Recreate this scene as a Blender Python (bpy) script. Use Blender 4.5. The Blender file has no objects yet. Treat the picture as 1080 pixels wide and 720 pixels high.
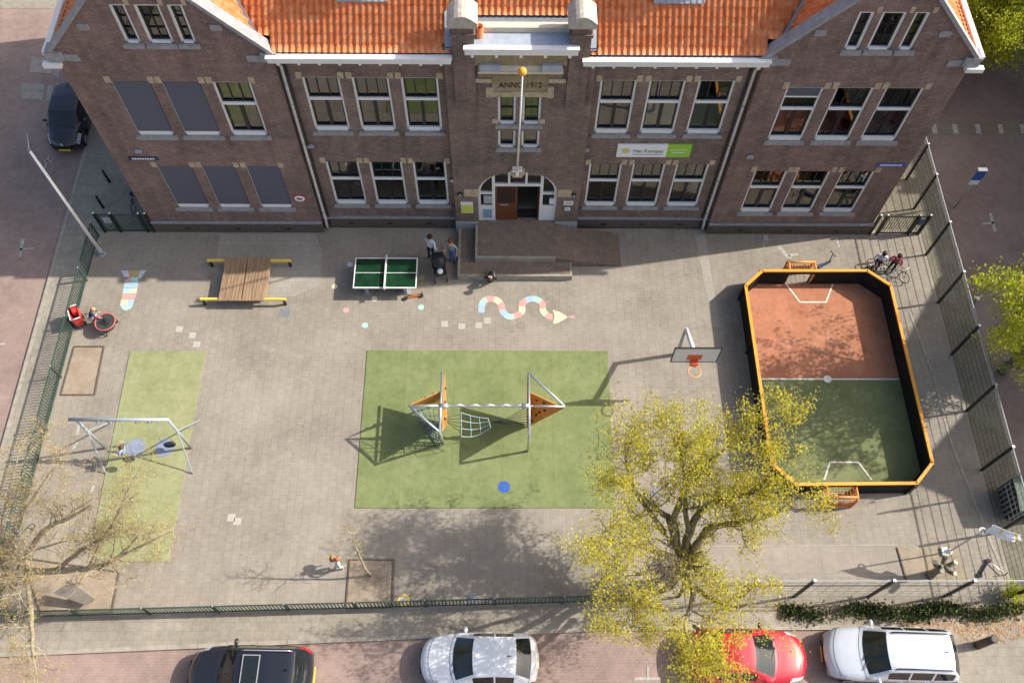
import bpy, bmesh, math, random
from mathutils import Vector, Matrix
from mathutils.geometry import tessellate_polygon
R = math.radians
S = bpy.context.scene
COL = S.collection
rnd = random.Random(11)

# ------------------------------------------------------------------ camera
CAMZ = 33.0
FPX, PITCH, YAW, ROLL = 955.09, R(62.0076), R(-1.22466), R(1.19231)
_f = Vector((-math.sin(YAW)*math.cos(PITCH), math.cos(YAW)*math.cos(PITCH), -math.sin(PITCH)))
_r = Vector((math.cos(YAW), math.sin(YAW), 0)); _u = _r.cross(_f)
_r2 = math.cos(ROLL)*_r + math.sin(ROLL)*_u
_u2 = -math.sin(ROLL)*_r + math.cos(ROLL)*_u
cd = bpy.data.cameras.new('camera'); cam = bpy.data.objects.new('camera', cd); COL.objects.link(cam)
m = Matrix((( _r2.x, _u2.x, -_f.x, 0), (_r2.y, _u2.y, -_f.y, 0), (_r2.z, _u2.z, -_f.z, CAMZ), (0, 0, 0, 1)))
cam.matrix_world = m
cd.sensor_width = 36; cd.lens = FPX/1080*36; cd.clip_end = 2000
S.camera = cam
def ray(x, y): return (x-540)*_r2 - (y-360)*_u2 + FPX*_f
def G(x, y, z=0.0):                       # survey: picture point -> point at height z
    d = ray(x, y); return Vector((0, 0, CAMZ)) + d*((z-CAMZ)/d.z)
def FY(x, y, Y):                          # survey: picture point -> point on the plane y = Y
    d = ray(x, y); return Vector((0, 0, CAMZ)) + d*(Y/d.y)

# ------------------------------------------------------------------ light
SUN_AZ, SUN_EL = 9.5, 39.0                # azimuth from +X towards +Y
w = bpy.data.worlds.new('World'); S.world = w; w.use_nodes = True
nt = w.node_tree; bg = nt.nodes['Background']
sky = nt.nodes.new('ShaderNodeTexSky'); sky.sky_type = 'NISHITA'; sky.sun_disc = False
sky.sun_elevation = R(SUN_EL); sky.sun_rotation = R(90-SUN_AZ); sky.air_density = 1.0; sky.dust_density = 4.0
nt.links.new(sky.outputs[0], bg.inputs[0]); bg.inputs[1].default_value = 0.12
sd = bpy.data.lights.new('sun', 'SUN'); sun = bpy.data.objects.new('sun', sd); COL.objects.link(sun)
sd.energy = 3.75; sd.angle = R(0.53); sd.color = (1.0, 0.945, 0.86)
dv = Vector((math.cos(R(SUN_EL))*math.cos(R(SUN_AZ)), math.cos(R(SUN_EL))*math.sin(R(SUN_AZ)), math.sin(R(SUN_EL))))
sun.rotation_euler = dv.to_track_quat('Z', 'Y').to_euler(); sun.location = (30, 5, 40)
vs = S.view_settings; vs.view_transform = 'Standard'; vs.look = 'None'; vs.gamma = 1; vs.use_curve_mapping = False
vs.exposure = 0.74

# ------------------------------------------------------------------ materials
MATS = {}
def lin(c): return tuple((v/12.92 if v <= .04045 else ((v+.055)/1.055)**2.4) for v in c)
class N:
    def __init__(s, name):
        s.m = bpy.data.materials.new(name); s.m.use_nodes = True; s.t = s.m.node_tree
        s.b = s.t.nodes['Principled BSDF']; s.out = s.t.nodes['Material Output']
    def n(s, typ, **kw):
        nd = s.t.nodes.new(typ)
        for k, v in kw.items():
            if k.startswith('i_'):
                key = k[2:]; nd.inputs[int(key) if key.isdigit() else key.replace('_', ' ')].default_value = v
            else: setattr(nd, k, v)
        return nd
    def l(s, a, b): s.t.links.new(a, b)
    def coord(s, kind='Object'): return s.n('ShaderNodeTexCoord').outputs[kind]
    def wpos(s): return s.n('ShaderNodeNewGeometry').outputs['Position']
    def noise(s, vec, scale, detail=4, rough=.6):
        nd = s.n('ShaderNodeTexNoise'); nd.inputs['Scale'].default_value = scale
        nd.inputs['Detail'].default_value = detail; nd.inputs['Roughness'].default_value = rough
        s.l(vec, nd.inputs['Vector']); return nd.outputs['Fac']
    def ramp(s, fac, stops):
        nd = s.n('ShaderNodeValToRGB'); e = nd.color_ramp.elements
        while len(e) < len(stops): e.new(.5)
        for q, (p, c) in zip(e, stops): q.position = p; q.color = (*c, 1) if len(c) == 3 else c
        s.l(fac, nd.inputs['Fac']); return nd.outputs['Color']
    def mix(s, fac, a, b, mode='MIX'):
        nd = s.n('ShaderNodeMix', data_type='RGBA', blend_type=mode)
        for v, i in ((fac, 0), (a, 6), (b, 7)):
            if isinstance(v, (int, float)): nd.inputs[i].default_value = v
            elif isinstance(v, tuple): nd.inputs[i].default_value = (*v, 1) if len(v) == 3 else v
            else: s.l(v, nd.inputs[i])
        return nd.outputs[2]
    def bump(s, h, strength=.3, dist=.02):
        nd = s.n('ShaderNodeBump'); nd.inputs['Strength'].default_value = strength; nd.inputs['Distance'].default_value = dist
        s.l(h, nd.inputs['Height']); s.l(nd.outputs[0], s.b.inputs['Normal'])
    def base(s, c): 
        if isinstance(c, tuple): s.b.inputs['Base Color'].default_value = (*c, 1)
        else: s.l(c, s.b.inputs['Base Color'])
    def rough(s, v): s.b.inputs['Roughness'].default_value = v

def plain(name, c, rough=.6, metal=0, var=.12, scale=6, spec=.4, coat=0):
    if name in MATS: return MATS[name]
    x = N(name); x.rough(rough); x.b.inputs['Metallic'].default_value = metal
    x.b.inputs['Specular IOR Level'].default_value = spec
    if coat: x.b.inputs['Coat Weight'].default_value = coat; x.b.inputs['Coat Roughness'].default_value = .04
    if var > 0:
        f = x.noise(x.wpos(), scale, 5)
        lo = tuple(v*(1-var) for v in c); hi = tuple(min(1, v*(1+var)) for v in c)
        x.base(x.ramp(f, [(.3, lo), (.7, hi)]))
    else: x.base(c)
    MATS[name] = x.m; return x.m

def tiles(name, cols, mortar, bw, bh, mort=.012, offset=.5, stain=None, rot=0, dirt=.25, rough=.85, bumpy=.25, big=.25, bigcol=None, spots=False):
    x = N(name); x.rough(rough); x.b.inputs['Specular IOR Level'].default_value = .2
    mp = x.n('ShaderNodeMapping'); mp.inputs['Rotation'].default_value = (0, 0, R(rot)); x.l(x.wpos(), mp.inputs['Vector'])
    p = mp.outputs[0]
    br = x.n('ShaderNodeTexBrick', offset=offset, squash=1.0)
    br.inputs['Scale'].default_value = 1; br.inputs['Mortar Size'].default_value = mort; br.inputs['Mortar Smooth'].default_value = .3
    br.inputs['Brick Width'].default_value = bw; br.inputs['Row Height'].default_value = bh
    br.inputs['Color1'].default_value = (*cols[0], 1); br.inputs['Color2'].default_value = (*cols[1], 1); br.inputs['Mortar'].default_value = (*mortar, 1)
    br.inputs['Bias'].default_value = 0
    x.l(p, br.inputs['Vector'])
    n1 = x.noise(p, .35, 6, .65); n2 = x.noise(p, 3.0, 5, .7); n3 = x.noise(p, 22, 3, .7)
    c = br.outputs['Color']
    c = x.mix(dirt, c, x.ramp(n2, [(.3, tuple(v*.55 for v in cols[0])), (.72, tuple(min(1, v*1.25) for v in cols[1]))]))
    c = x.mix(big, c, x.ramp(n1, [(.35, bigcol or tuple(v*.6 for v in cols[0])), (.65, tuple(min(1, v*1.2) for v in cols[1]))]))
    c = x.mix(.5, c, x.ramp(n3, [(.3, (.62, .62, .62)), (.7, (1.0, 1.0, 1.0))]), 'MULTIPLY')
    if spots:
        for sc, th, tone in ((1.1, .045, (.62, .60, .58)), (1.7, .030, (1.28, 1.26, 1.22)), (.33, .055, (.80, .77, .72))):
            vo = x.n('ShaderNodeTexVoronoi'); vo.inputs['Scale'].default_value = sc; x.l(p, vo.inputs['Vector'])
            nz = x.noise(p, 6*sc, 3); ma = x.n('ShaderNodeMath', operation='MULTIPLY_ADD'); x.l(nz, ma.inputs[0]); ma.inputs[1].default_value = .12; x.l(vo.outputs['Distance'], ma.inputs[2])
            c = x.mix(.65, c, x.ramp(ma.outputs[0], [(th+.05, tone), (th+.075, (1, 1, 1))]), 'MULTIPLY')
    x.base(c)
    x.bump(x.mix(.5, br.outputs['Fac'], n3), bumpy, .01)
    MATS[name] = x.m; return x.m

M_YARD = tiles('concrete_tiles', [(.308, .270, .220), (.362, .320, .264)], (.185, .16, .132), .30, .30, .010, dirt=.35, big=.34, rot=90, spots=True)
M_WALK = tiles('sidewalk_tiles', [(.30, .265, .215), (.37, .33, .265)], (.17, .15, .125), .30, .30, .012, dirt=.5, big=.35)
M_PATCH = tiles('paler_tiles', [(.36, .33, .28), (.40, .37, .32)], (.25, .23, .20), .30, .30, .010)
M_ROAD = tiles('clinker_paving', [(.31, .225, .19), (.37, .27, .225)], (.20, .155, .135), .20, .10, .012, dirt=.55, big=.4, bigcol=(.25, .18, .165))
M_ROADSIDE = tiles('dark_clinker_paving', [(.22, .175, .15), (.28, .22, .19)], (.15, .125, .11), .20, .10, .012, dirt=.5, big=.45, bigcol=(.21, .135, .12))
M_STEP = tiles('step_clinkers', [(.20, .155, .125), (.27, .21, .165)], (.11, .09, .08), .10, .20, .010, dirt=.5)
M_BIGTILE = tiles('large_tiles', [(.32, .275, .225), (.37, .325, .27)], (.24, .21, .18), .60, 1.0, .012, dirt=.35)
M_KERB = plain('kerb_concrete', (.33, .295, .245), .85, var=.2, scale=3)

def brickwall(name, c1, c2, mortar, stain):
    x = N(name); x.rough(.85); x.b.inputs['Specular IOR Level'].default_value = .15
    sp = x.n('ShaderNodeSeparateXYZ'); x.l(x.wpos(), sp.inputs[0])
    ad = x.n('ShaderNodeMath', operation='ADD'); x.l(sp.outputs[0], ad.inputs[0]); x.l(sp.outputs[1], ad.inputs[1])
    cb = x.n('ShaderNodeCombineXYZ'); x.l(ad.outputs[0], cb.inputs[0]); x.l(sp.outputs[2], cb.inputs[1])
    p = cb.outputs[0]
    br = x.n('ShaderNodeTexBrick', offset=.5)
    br.inputs['Scale'].default_value = 1; br.inputs['Mortar Size'].default_value = .008; br.inputs['Mortar Smooth'].default_value = .2
    br.inputs['Brick Width'].default_value = .22; br.inputs['Row Height'].default_value = .066
    br.inputs['Color1'].default_value = (*c1, 1); br.inputs['Color2'].default_value = (*c2, 1); br.inputs['Mortar'].default_value = (*mortar, 1)
    x.l(p, br.inputs['Vector'])
    # whole-brick tone changes: stretched cells the size of a brick
    mp = x.n('ShaderNodeMapping'); mp.inputs['Scale'].default_value = (4.5, 15, 1); x.l(p, mp.inputs['Vector'])
    vo = x.n('ShaderNodeTexVoronoi'); vo.inputs['Scale'].default_value = 1; x.l(mp.outputs[0], vo.inputs['Vector'])
    sv = x.n('ShaderNodeSeparateColor'); x.l(vo.outputs['Color'], sv.inputs[0])
    n9 = x.noise(p, 13, 3, .75)
    c = x.mix(.30, br.outputs['Color'], x.ramp(sv.outputs[0], [(.05, tuple(v*.5 for v in c1)), (.5, c1), (.95, tuple(v*1.4 for v in c2))]))
    c = x.mix(.8, c, x.ramp(n9, [(.36, (.5, .5, .5)), (.64, (1.28, 1.26, 1.26))]), 'MULTIPLY')
    n1 = x.noise(p, .5, 6, .65); n2 = x.noise(p, 2.2, 6, .7)
    c = x.mix(.45, c, x.ramp(n1, [(.36, stain), (.5, c1), (.66, c2)]))
    ms = x.n('ShaderNodeMapping'); ms.inputs['Scale'].default_value = (2.6, .22, 1); x.l(p, ms.inputs['Vector'])
    c = x.mix(.6, c, x.ramp(x.noise(ms.outputs[0], 1, 5, .7), [(.34, (.70, .70, .66)), (.52, (1, 1, 1)), (.70, (1.18, 1.16, 1.14))]), 'MULTIPLY')
    c = x.mix(.55, c, x.ramp(n2, [(.3, (.55, .55, .55)), (.7, (1.1, 1.1, 1.1))]), 'MULTIPLY')
    x.base(c); x.bump(br.outputs['Fac'], .25, .01)
    MATS[name] = x.m; return x.m
M_BRICK = brickwall('brown_brick', (.235, .168, .145), (.325, .240, .208), (.21, .185, .165), (.14, .122, .10))
M_BRICKW = brickwall('red_brown_brick', (.255, .176, .155), (.350, .246, .216), (.215, .185, .165), (.145, .125, .105))
M_YBRICK = brickwall('yellow_brick', (.36, .29, .17), (.45, .37, .23), (.22, .18, .12), (.28, .22, .13))
M_STONE = plain('sandstone', (.46, .38, .26), .8, var=.25, scale=5)
M_GSTONE = plain('grey_stone', (.30, .30, .305), .75, var=.2, scale=5)
M_LEAD = plain('lead_sheet', (.36, .40, .46), .45, var=.15, scale=3)
M_LEADD = plain('dark_lead', (.20, .21, .23), .5, var=.15, scale=3)
M_WHITE = plain('white_paint', (.80, .80, .78), .45, var=.05, scale=4)
M_CREAM = plain('cream_render', (.62, .55, .43), .7, var=.1, scale=4)
M_DSASH = plain('dark_sash_paint', (.022, .025, .03), .35, var=.1)
M_BLIND = plain('grey_screen_fabric', (.105, .11, .145), .7, var=.06, scale=20)
M_FILM = plain('frosted_film', (.55, .62, .60), .5, var=.08, scale=2)
M_INT = plain('room_floor', (.26, .21, .15), .8, var=.3, scale=1.2)
M_INTW = plain('room_wall', (.34, .32, .27), .9, var=.2, scale=1)
M_BLACK = plain('black_paint', (.018, .018, .02), .45, var=.1)
M_BOARD = plain('black_boarding', (.020, .019, .018), .8, var=.3, scale=2, spec=.12)
M_GREENP = plain('dark_green_paint', (.045, .075, .055), .5, var=.2, scale=3)
M_ORANGE = plain('orange_rim_paint', (.80, .34, .04), .5, var=.08, scale=4)
M_GOALO = plain('goal_orange', (.72, .26, .06), .55, var=.15, scale=5)
M_ORWOOD = plain('orange_panel', (.56, .25, .06), .55, var=.12, scale=6)
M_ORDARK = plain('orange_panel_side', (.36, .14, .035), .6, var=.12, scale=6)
M_STEEL = plain('galvanised_steel', (.62, .64, .66), .32, metal=.7, var=.08, scale=6)
M_LSTEEL = plain('light_blue_steel', (.40, .45, .50), .4, metal=.3, var=.1, scale=6)
M_ROPE = plain('pale_blue_rope', (.42, .62, .66), .7, var=.1)
M_DROPE = plain('dark_rope', (.05, .055, .06), .8, var=.1)
M_RUBBER = plain('black_rubber', (.022, .022, .024), .7, var=.15)
M_REDP = plain('red_paint', (.62, .05, .045), .4, var=.1)
M_YELLOW = plain('yellow_paint', (.78, .55, .10), .45, var=.1)
M_NAVY = plain('navy_cloth', (.03, .04, .10), .85, var=.2)
M_BLUEMAT = plain('blue_rubber_mat', (.215, .255, .34), .85, var=.15, scale=9)
M_BLUE = plain('blue_paint', (.04, .11, .38), .5, var=.1)
M_FRAIL = plain('dull_grey_rail', (.30, .32, .33), .5, var=.1)
M_SIGNW = plain('sign_white', (.80, .83, .85), .35, var=.03)
M_SIGNG = plain('sign_green', (.30, .58, .05), .35, var=.03)
M_TXT = plain('sign_text_green', (.06, .12, .06), .5, var=0)
M_DTXT = plain('dark_lettering', (.03, .028, .025), .6, var=0)
M_DOOR = plain('varnished_brown_door', (.16, .055, .025), .35, var=.3, scale=7)
M_POSTERY = plain('yellow_poster', (.66, .68, .10), .5, var=.05)
M_WOOD = None
def woodmat(name, a, b, axis=0):
    x = N(name); x.rough(.75)
    mp = x.n('ShaderNodeMapping'); sc = [14, 14, 14]; sc[axis] = 1.2; mp.inputs['Scale'].default_value = sc
    x.l(x.wpos(), mp.inputs['Vector'])
    f = x.noise(mp.outputs[0], 1, 5, .6); x.base(x.ramp(f, [(.3, a), (.7, b)])); x.bump(f, .2, .01)
    MATS[name] = x.m; return x.m
M_WOOD = woodmat('weathered_planks', (.20, .125, .07), (.40, .27, .165), 1)
M_LOG = woodmat('bark_wood', (.07, .055, .04), (.18, .14, .10), 2)
def turf(name, a, b, c, seam=0):
    x = N(name); x.rough(.95); x.b.inputs['Specular IOR Level'].default_value = .1
    p = x.wpos(); n1 = x.noise(p, .55, 6, .65); n2 = x.noise(p, 4, 5, .7); n3 = x.noise(p, 60, 2, .7)
    col = x.ramp(n1, [(.3, a), (.55, b), (.75, c)])
    col = x.mix(.6, col, x.ramp(n2, [(.3, (.72, .74, .66)), (.7, (1.08, 1.05, 1.05))]), 'MULTIPLY')
    col = x.mix(.6, col, x.ramp(n3, [(.3, (.6, .6, .6)), (.7, (1.12, 1.12, 1.12))]), 'MULTIPLY')
    if seam:
        br = x.n('ShaderNodeTexBrick', offset=.0); br.inputs['Scale'].default_value = 1; br.inputs['Mortar Size'].default_value = .018; br.inputs['Mortar Smooth'].default_value = .6
        br.inputs['Brick Width'].default_value = seam; br.inputs['Row Height'].default_value = 30.0; br.inputs['Color1'].default_value = (1,1,1,1); br.inputs['Color2'].default_value = (.93,.95,.91,1); br.inputs['Mortar'].default_value = (.82,.84,.78,1)
        x.l(p, br.inputs['Vector']); col = x.mix(1.0, col, br.outputs['Color'], 'MULTIPLY')
    n4 = x.noise(p, 1.3, 7, .75); col = x.mix(.75, col, x.ramp(n4, [(.40, (.84, .84, .80)), (.52, (1, 1, 1)), (.66, (1.12, 1.06, 1.04))]), 'MULTIPLY')
    x.base(col); x.bump(n3, .5, .02); MATS[name] = x.m; return x.m
M_TURF = turf('artificial_grass', (.205, .25, .108), (.245, .285, .13), (.28, .305, .16), 1.96)
M_TURFW = turf('worn_artificial_grass', (.31, .33, .165), (.36, .37, .205), (.40, .395, .25), 1.5)
M_CRED = turf('red_court_carpet', (.50, .205, .125), (.54, .24, .15), (.57, .275, .18), 2.02)
M_CGRN = turf('green_court_carpet', (.195, .22, .105), (.235, .26, .13), (.27, .285, .155), 2.02)
M_SOIL = turf('bare_soil', (.33, .26, .20), (.40, .325, .255), (.45, .375, .30))
M_SAND = turf('worn_ground', (.33, .27, .20), (.40, .335, .255), (.44, .38, .30))
M_MOSS = turf('mossy_ground', (.20, .185, .14), (.25, .225, .175), (.29, .265, .21))
def pantile():
    x = N('orange_pantiles'); x.rough(.6); x.b.inputs['Specular IOR Level'].default_value = .25
    p = x.coord('Object'); wp = x.wpos()
    vo = x.n('ShaderNodeTexVoronoi'); vo.inputs['Scale'].default_value = 5.5; x.l(wp, vo.inputs['Vector'])
    sv = x.n('ShaderNodeSeparateColor'); x.l(vo.outputs['Color'], sv.inputs[0])
    c = x.ramp(sv.outputs[0], [(0, (.76, .215, .075)), (.5, (.86, .285, .115)), (1, (.90, .36, .17))])
    n = x.noise(wp, 2.5, 6, .7); c = x.mix(.5, c, x.ramp(n, [(.3, (.72, .68, .66)), (.7, (1.05, 1.05, 1.05))]), 'MULTIPLY')
    x.base(c); MATS['orange_pantiles'] = x.m; return x.m
M_TILE = pantile()
def glassmat(name, tint=(.78, .80, .74), ior=2.5, rough=.02):
    x = N(name); t = x.t; t.nodes.remove(x.b)
    tr = x.n('ShaderNodeBsdfTransparent'); tr.inputs[0].default_value = (*tint, 1)
    gl = x.n('ShaderNodeBsdfGlossy'); gl.inputs['Roughness'].default_value = rough
    n = x.noise(x.wpos(), .8, 2); bp = x.n('ShaderNodeBump'); bp.inputs['Strength'].default_value = .03; bp.inputs['Distance'].default_value = .05
    x.l(n, bp.inputs['Height']); x.l(bp.outputs[0], gl.inputs['Normal'])
    fr = x.n('ShaderNodeFresnel'); fr.inputs['IOR'].default_value = ior
    mx = x.n('ShaderNodeMixShader'); x.l(fr.outputs[0], mx.inputs[0]); x.l(tr.outputs[0], mx.inputs[1]); x.l(gl.outputs[0], mx.inputs[2])
    x.l(mx.outputs[0], x.out.inputs[0]); MATS[name] = x.m; return x.m
M_GLASS = glassmat('window_glass')
M_CGLASS = plain('car_glass', (.014, .019, .02), .06, var=.2, scale=3, spec=.7)
def leafmat(name, a, b, c, trans=.35):
    x = N(name); x.rough(.55)
    ob = x.n('ShaderNodeAttribute'); ob.attribute_name = 'tone'
    col = x.ramp(ob.outputs['Fac'], [(0, a), (.5, b), (1, c)])
    x.base(col); x.b.inputs['Specular IOR Level'].default_value = .25
    tl = x.n('ShaderNodeBsdfTranslucent'); x.l(col, tl.inputs[0])
    mx = x.n('ShaderNodeMixShader'); mx.inputs[0].default_value = trans
    x.l(x.b.outputs[0], mx.inputs[1]); x.l(tl.outputs[0], mx.inputs[2]); x.l(mx.outputs[0], x.out.inputs[0])
    MATS[name] = x.m; return x.m
M_LEAF = leafmat('spring_leaves', (.46, .43, .04), (.68, .62, .07), (.80, .71, .14), .58)
M_LEAFG = leafmat('green_leaves', (.30, .36, .025), (.50, .54, .04), (.66, .63, .09), .55)
M_BUD = leafmat('yellow_buds', (.30, .22, .06), (.48, .37, .11), (.60, .48, .18), .2)
M_HEDGE = leafmat('hedge_leaves', (.025, .04, .012), (.06, .085, .022), (.17, .19, .05), .2)
M_BARK = woodmat('bark', (.11, .095, .065), (.30, .265, .19), 2)
M_BARKP = woodmat('pale_bark', (.20, .165, .11), (.50, .42, .29), 2)
M_TWIG = plain('yellow_twigs', (.33, .25, .11), .8, var=.3, scale=3)

# ------------------------------------------------------------------ mesh builder
WL = {}                                   # world location of things
class MB:
    def __init__(s): s.v = []; s.f = []; s.mi = []; s.sm = []; s.cur = 0; s.smooth = False
    def add(s, vs, fs):
        o = len(s.v); s.v += [Vector(q) for q in vs]
        for f in fs: s.f.append([o+i for i in f]); s.mi.append(s.cur); s.sm.append(s.smooth)
        return s
    def box(s, x0, x1, y0, y1, z0, z1):
        return s.add([(x0,y0,z0),(x1,y0,z0),(x1,y1,z0),(x0,y1,z0),(x0,y0,z1),(x1,y0,z1),(x1,y1,z1),(x0,y1,z1)],
                     [(0,3,2,1),(4,5,6,7),(0,1,5,4),(1,2,6,5),(2,3,7,6),(3,0,4,7)])
    def bar(s, a, b, wd, ht, up=(0,0,1)):
        a = Vector(a); b = Vector(b); d = (b-a).normalized(); u = Vector(up)
        if abs(d.dot(u)) > .98: u = Vector((1,0,0))
        r = d.cross(u).normalized()*(wd/2); u = r.cross(d).normalized()*(ht/2)
        return s.add([a-r-u,a+r-u,a+r+u,a-r+u,b-r-u,b+r-u,b+r+u,b-r+u],
                     [(0,3,2,1),(4,5,6,7),(0,1,5,4),(1,2,6,5),(2,3,7,6),(3,0,4,7)])
    def tube(s, pts, rads, n=8, cap=True):
        pts = [Vector(p) for p in pts]
        if not hasattr(rads, '__len__'): rads = [rads]*len(pts)
        sm = s.smooth; o = len(s.v); prev = None
        for i, p in enumerate(pts):
            d = (pts[min(i+1, len(pts)-1)]-pts[max(i-1, 0)])
            if d.length < 1e-9: d = Vector((0,0,1))
            d.normalize()
            u = prev if prev is not None else (Vector((0,0,1)) if abs(d.z) < .9 else Vector((1,0,0)))
            r = d.cross(u)
            if r.length < 1e-6: r = d.cross(Vector((0,1,0)))
            r.normalize(); u = r.cross(d).normalized(); prev = u
            for k in range(n):
                a = 2*math.pi*k/n; s.v.append(p+(r*math.cos(a)+u*math.sin(a))*rads[i])
        for i in range(len(pts)-1):
            for k in range(n):
                s.f.append([o+i*n+k, o+i*n+(k+1)%n, o+(i+1)*n+(k+1)%n, o+(i+1)*n+k]); s.mi.append(s.cur); s.sm.append(True)
        if cap:
            s.f.append([o+k for k in range(n)][::-1]); s.mi.append(s.cur); s.sm.append(False)
            e = o+(len(pts)-1)*n; s.f.append([e+k for k in range(n)]); s.mi.append(s.cur); s.sm.append(False)
        return s
    def cyl(s, c, r, h, n=16, r2=None):
        c = Vector(c); return s.tube([c, c+Vector((0,0,h))], [r, r if r2 is None else r2], n)
    def ring(s, c, r, t, n=24, k=6, nrm=(0,0,1), squash=1):
        c = Vector(c); nz = Vector(nrm).normalized(); a = nz.orthogonal().normalized(); b = nz.cross(a); o = len(s.v)
        for i in range(n):
            an = 2*math.pi*i/n; d = a*math.cos(an)+b*math.sin(an)
            for j in range(k):
                q = 2*math.pi*j/k; s.v.append(c+d*(r+t*math.cos(q))+nz*(t*squash*math.sin(q)))
        for i in range(n):
            for j in range(k):
                s.f.append([o+i*k+j, o+((i+1)%n)*k+j, o+((i+1)%n)*k+(j+1)%k, o+i*k+(j+1)%k]); s.mi.append(s.cur); s.sm.append(True)
        return s
    def ball(s, c, rx, ry=None, rz=None, n=12, m_=8):
        ry = ry or rx; rz = rz or rx; c = Vector(c); o = len(s.v)
        s.v.append(c+Vector((0,0,-rz)))
        for i in range(1, m_):
            t = -math.pi/2+math.pi*i/m_
            for k in range(n):
                a = 2*math.pi*k/n; s.v.append(c+Vector((rx*math.cos(t)*math.cos(a), ry*math.cos(t)*math.sin(a), rz*math.sin(t))))
        s.v.append(c+Vector((0,0,rz))); e = len(s.v)-1
        fs = [[o, o+1+(k+1)%n, o+1+k] for k in range(n)]
        for i in range(m_-2):
            for k in range(n): fs.append([o+1+i*n+k, o+1+i*n+(k+1)%n, o+1+(i+1)*n+(k+1)%n, o+1+(i+1)*n+k])
        b = o+1+(m_-2)*n; fs += [[b+k, b+(k+1)%n, e] for k in range(n)]
        for f in fs: s.f.append(f); s.mi.append(s.cur); s.sm.append(True)
        return s
    def prism(s, pts, z0, z1):            # polygon in XY extruded
        n = len(pts); vs = [(p[0],p[1],z0) for p in pts]+[(p[0],p[1],z1) for p in pts]
        return s.add(vs, [tuple(range(n))[::-1], tuple(range(n, 2*n))]+[(i, (i+1)%n, n+(i+1)%n, n+i) for i in range(n)])
    def slab(s, pts, t):                  # 3D polygon given thickness along its normal
        pts = [Vector(p) for p in pts]; nv = (pts[1]-pts[0]).cross(pts[2]-pts[0]).normalized()*(t/2); n = len(pts)
        vs = [p-nv for p in pts]+[p+nv for p in pts]
        return s.add(vs, [tuple(range(n))[::-1], tuple(range(n, 2*n))]+[(i, (i+1)%n, n+(i+1)%n, n+i) for i in range(n)])
    def xf(s, M):
        s.v = [M @ q for q in s.v]; return s
    def build(s, name, mats, parent=None, world=False, attr=None, weld=False):
        me = bpy.data.meshes.new(name)
        off = Vector((0,0,0))
        if world and parent is not None: off = WL.get(parent.name, Vector((0,0,0)))
        me.from_pydata([tuple(q-off) for q in s.v], [], s.f)
        if not isinstance(mats, (list, tuple)): mats = [mats]
        for q in mats: me.materials.append(q)
        me.polygons.foreach_set('material_index', s.mi); me.polygons.foreach_set('use_smooth', s.sm)
        if attr is not None:
            a = me.attributes.new('tone', 'FLOAT', 'FACE'); a.data.foreach_set('value', attr)
        if weld:
            bm = bmesh.new(); bm.from_mesh(me); bmesh.ops.remove_doubles(bm, verts=bm.verts, dist=.0005); bmesh.ops.recalc_face_normals(bm, faces=bm.faces); bm.to_mesh(me); bm.free()
        me.update()
        o = bpy.data.objects.new(name, me); COL.objects.link(o)
        if parent is not None:
            o.parent = parent; WL[o.name] = WL.get(parent.name, Vector((0,0,0)))
        return o

def tag(o, label, cat, group=None, kind=None):
    if label: o['label'] = label
    if cat: o['category'] = cat
    if group: o['group'] = group
    if kind: o['kind'] = kind
    return o
def thing(name, label, cat, loc=(0,0,0), rz=0, group=None):
    o = bpy.data.objects.new(name, None); COL.objects.link(o); o.empty_display_size = .2
    o.location = loc; o.rotation_euler = (0, 0, rz); WL[o.name] = Vector(loc)
    return tag(o, label, cat, group)
def rebase(o, loc):                       # put the origin of a one-mesh thing at its base
    loc = Vector(loc)
    for q in o.data.vertices: q.co -= loc
    o.location = loc; return o
def copy_tree(o, parent=None):
    c = o.copy(); COL.objects.link(c); c.parent = parent
    for ch in list(o.children): copy_tree(ch, c)
    return c
def struct(mb, name, mat): return tag(mb.build(name, mat), None, None, None, 'structure')
def textmesh(txt, size, name, mat, parent, M, depth=.012, world=True):
    cu = bpy.data.curves.new('t', 'FONT'); cu.body = txt; cu.size = size; cu.extrude = depth/2; cu.align_x = 'LEFT'; cu.resolution_u = 3
    to = bpy.data.objects.new('t', cu); COL.objects.link(to)
    dg = bpy.context.evaluated_depsgraph_get(); dg.update()
    me = bpy.data.meshes.new_from_object(to.evaluated_get(dg)); bpy.data.objects.remove(to)
    off = WL.get(parent.name, Vector((0,0,0))) if (parent is not None and world) else Vector((0,0,0))
    for q in me.vertices: q.co = (M @ q.co) - off
    me.materials.clear(); me.materials.append(mat)
    o = bpy.data.objects.new(name, me); COL.objects.link(o); o.parent = parent
    return o
# ================================================================== ground
YW, YM, YB = 23.0, 23.3, 23.05
g = MB(); g.prism([(-260,-120),(260,-120),(260,380),(-260,380)], -.6, -.10); struct(g, 'ground', M_ROAD)
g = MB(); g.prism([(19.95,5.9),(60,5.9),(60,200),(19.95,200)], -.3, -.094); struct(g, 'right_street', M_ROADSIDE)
g = MB(); g.prism([(-17.75,6.42),(4.2,6.98),(18.5,7.02),(18.5,23.2),(-17.75,23.2)], -.4, 0); struct(g, 'schoolyard', M_YARD)
g = MB(); g.prism([(-17.75,23.2),(-14,23.2),(-14,70),(-19.25,70),(-19.25,6.42),(-17.75,6.42)], -.4, -.002)
struct(g, 'left_sidewalk', M_WALK)
g = MB(); g.prism([(-19.25,5.2),(3.9,6.14),(15.5,6.16),(15.85,5.4),(15.9,0),(30,0),(30,5.8),(18.5,7.02),(4.2,6.98),(-17.75,6.42),(-19.25,6.42)], -.4, -.002)
struct(g, 'front_sidewalk', M_WALK)
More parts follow.
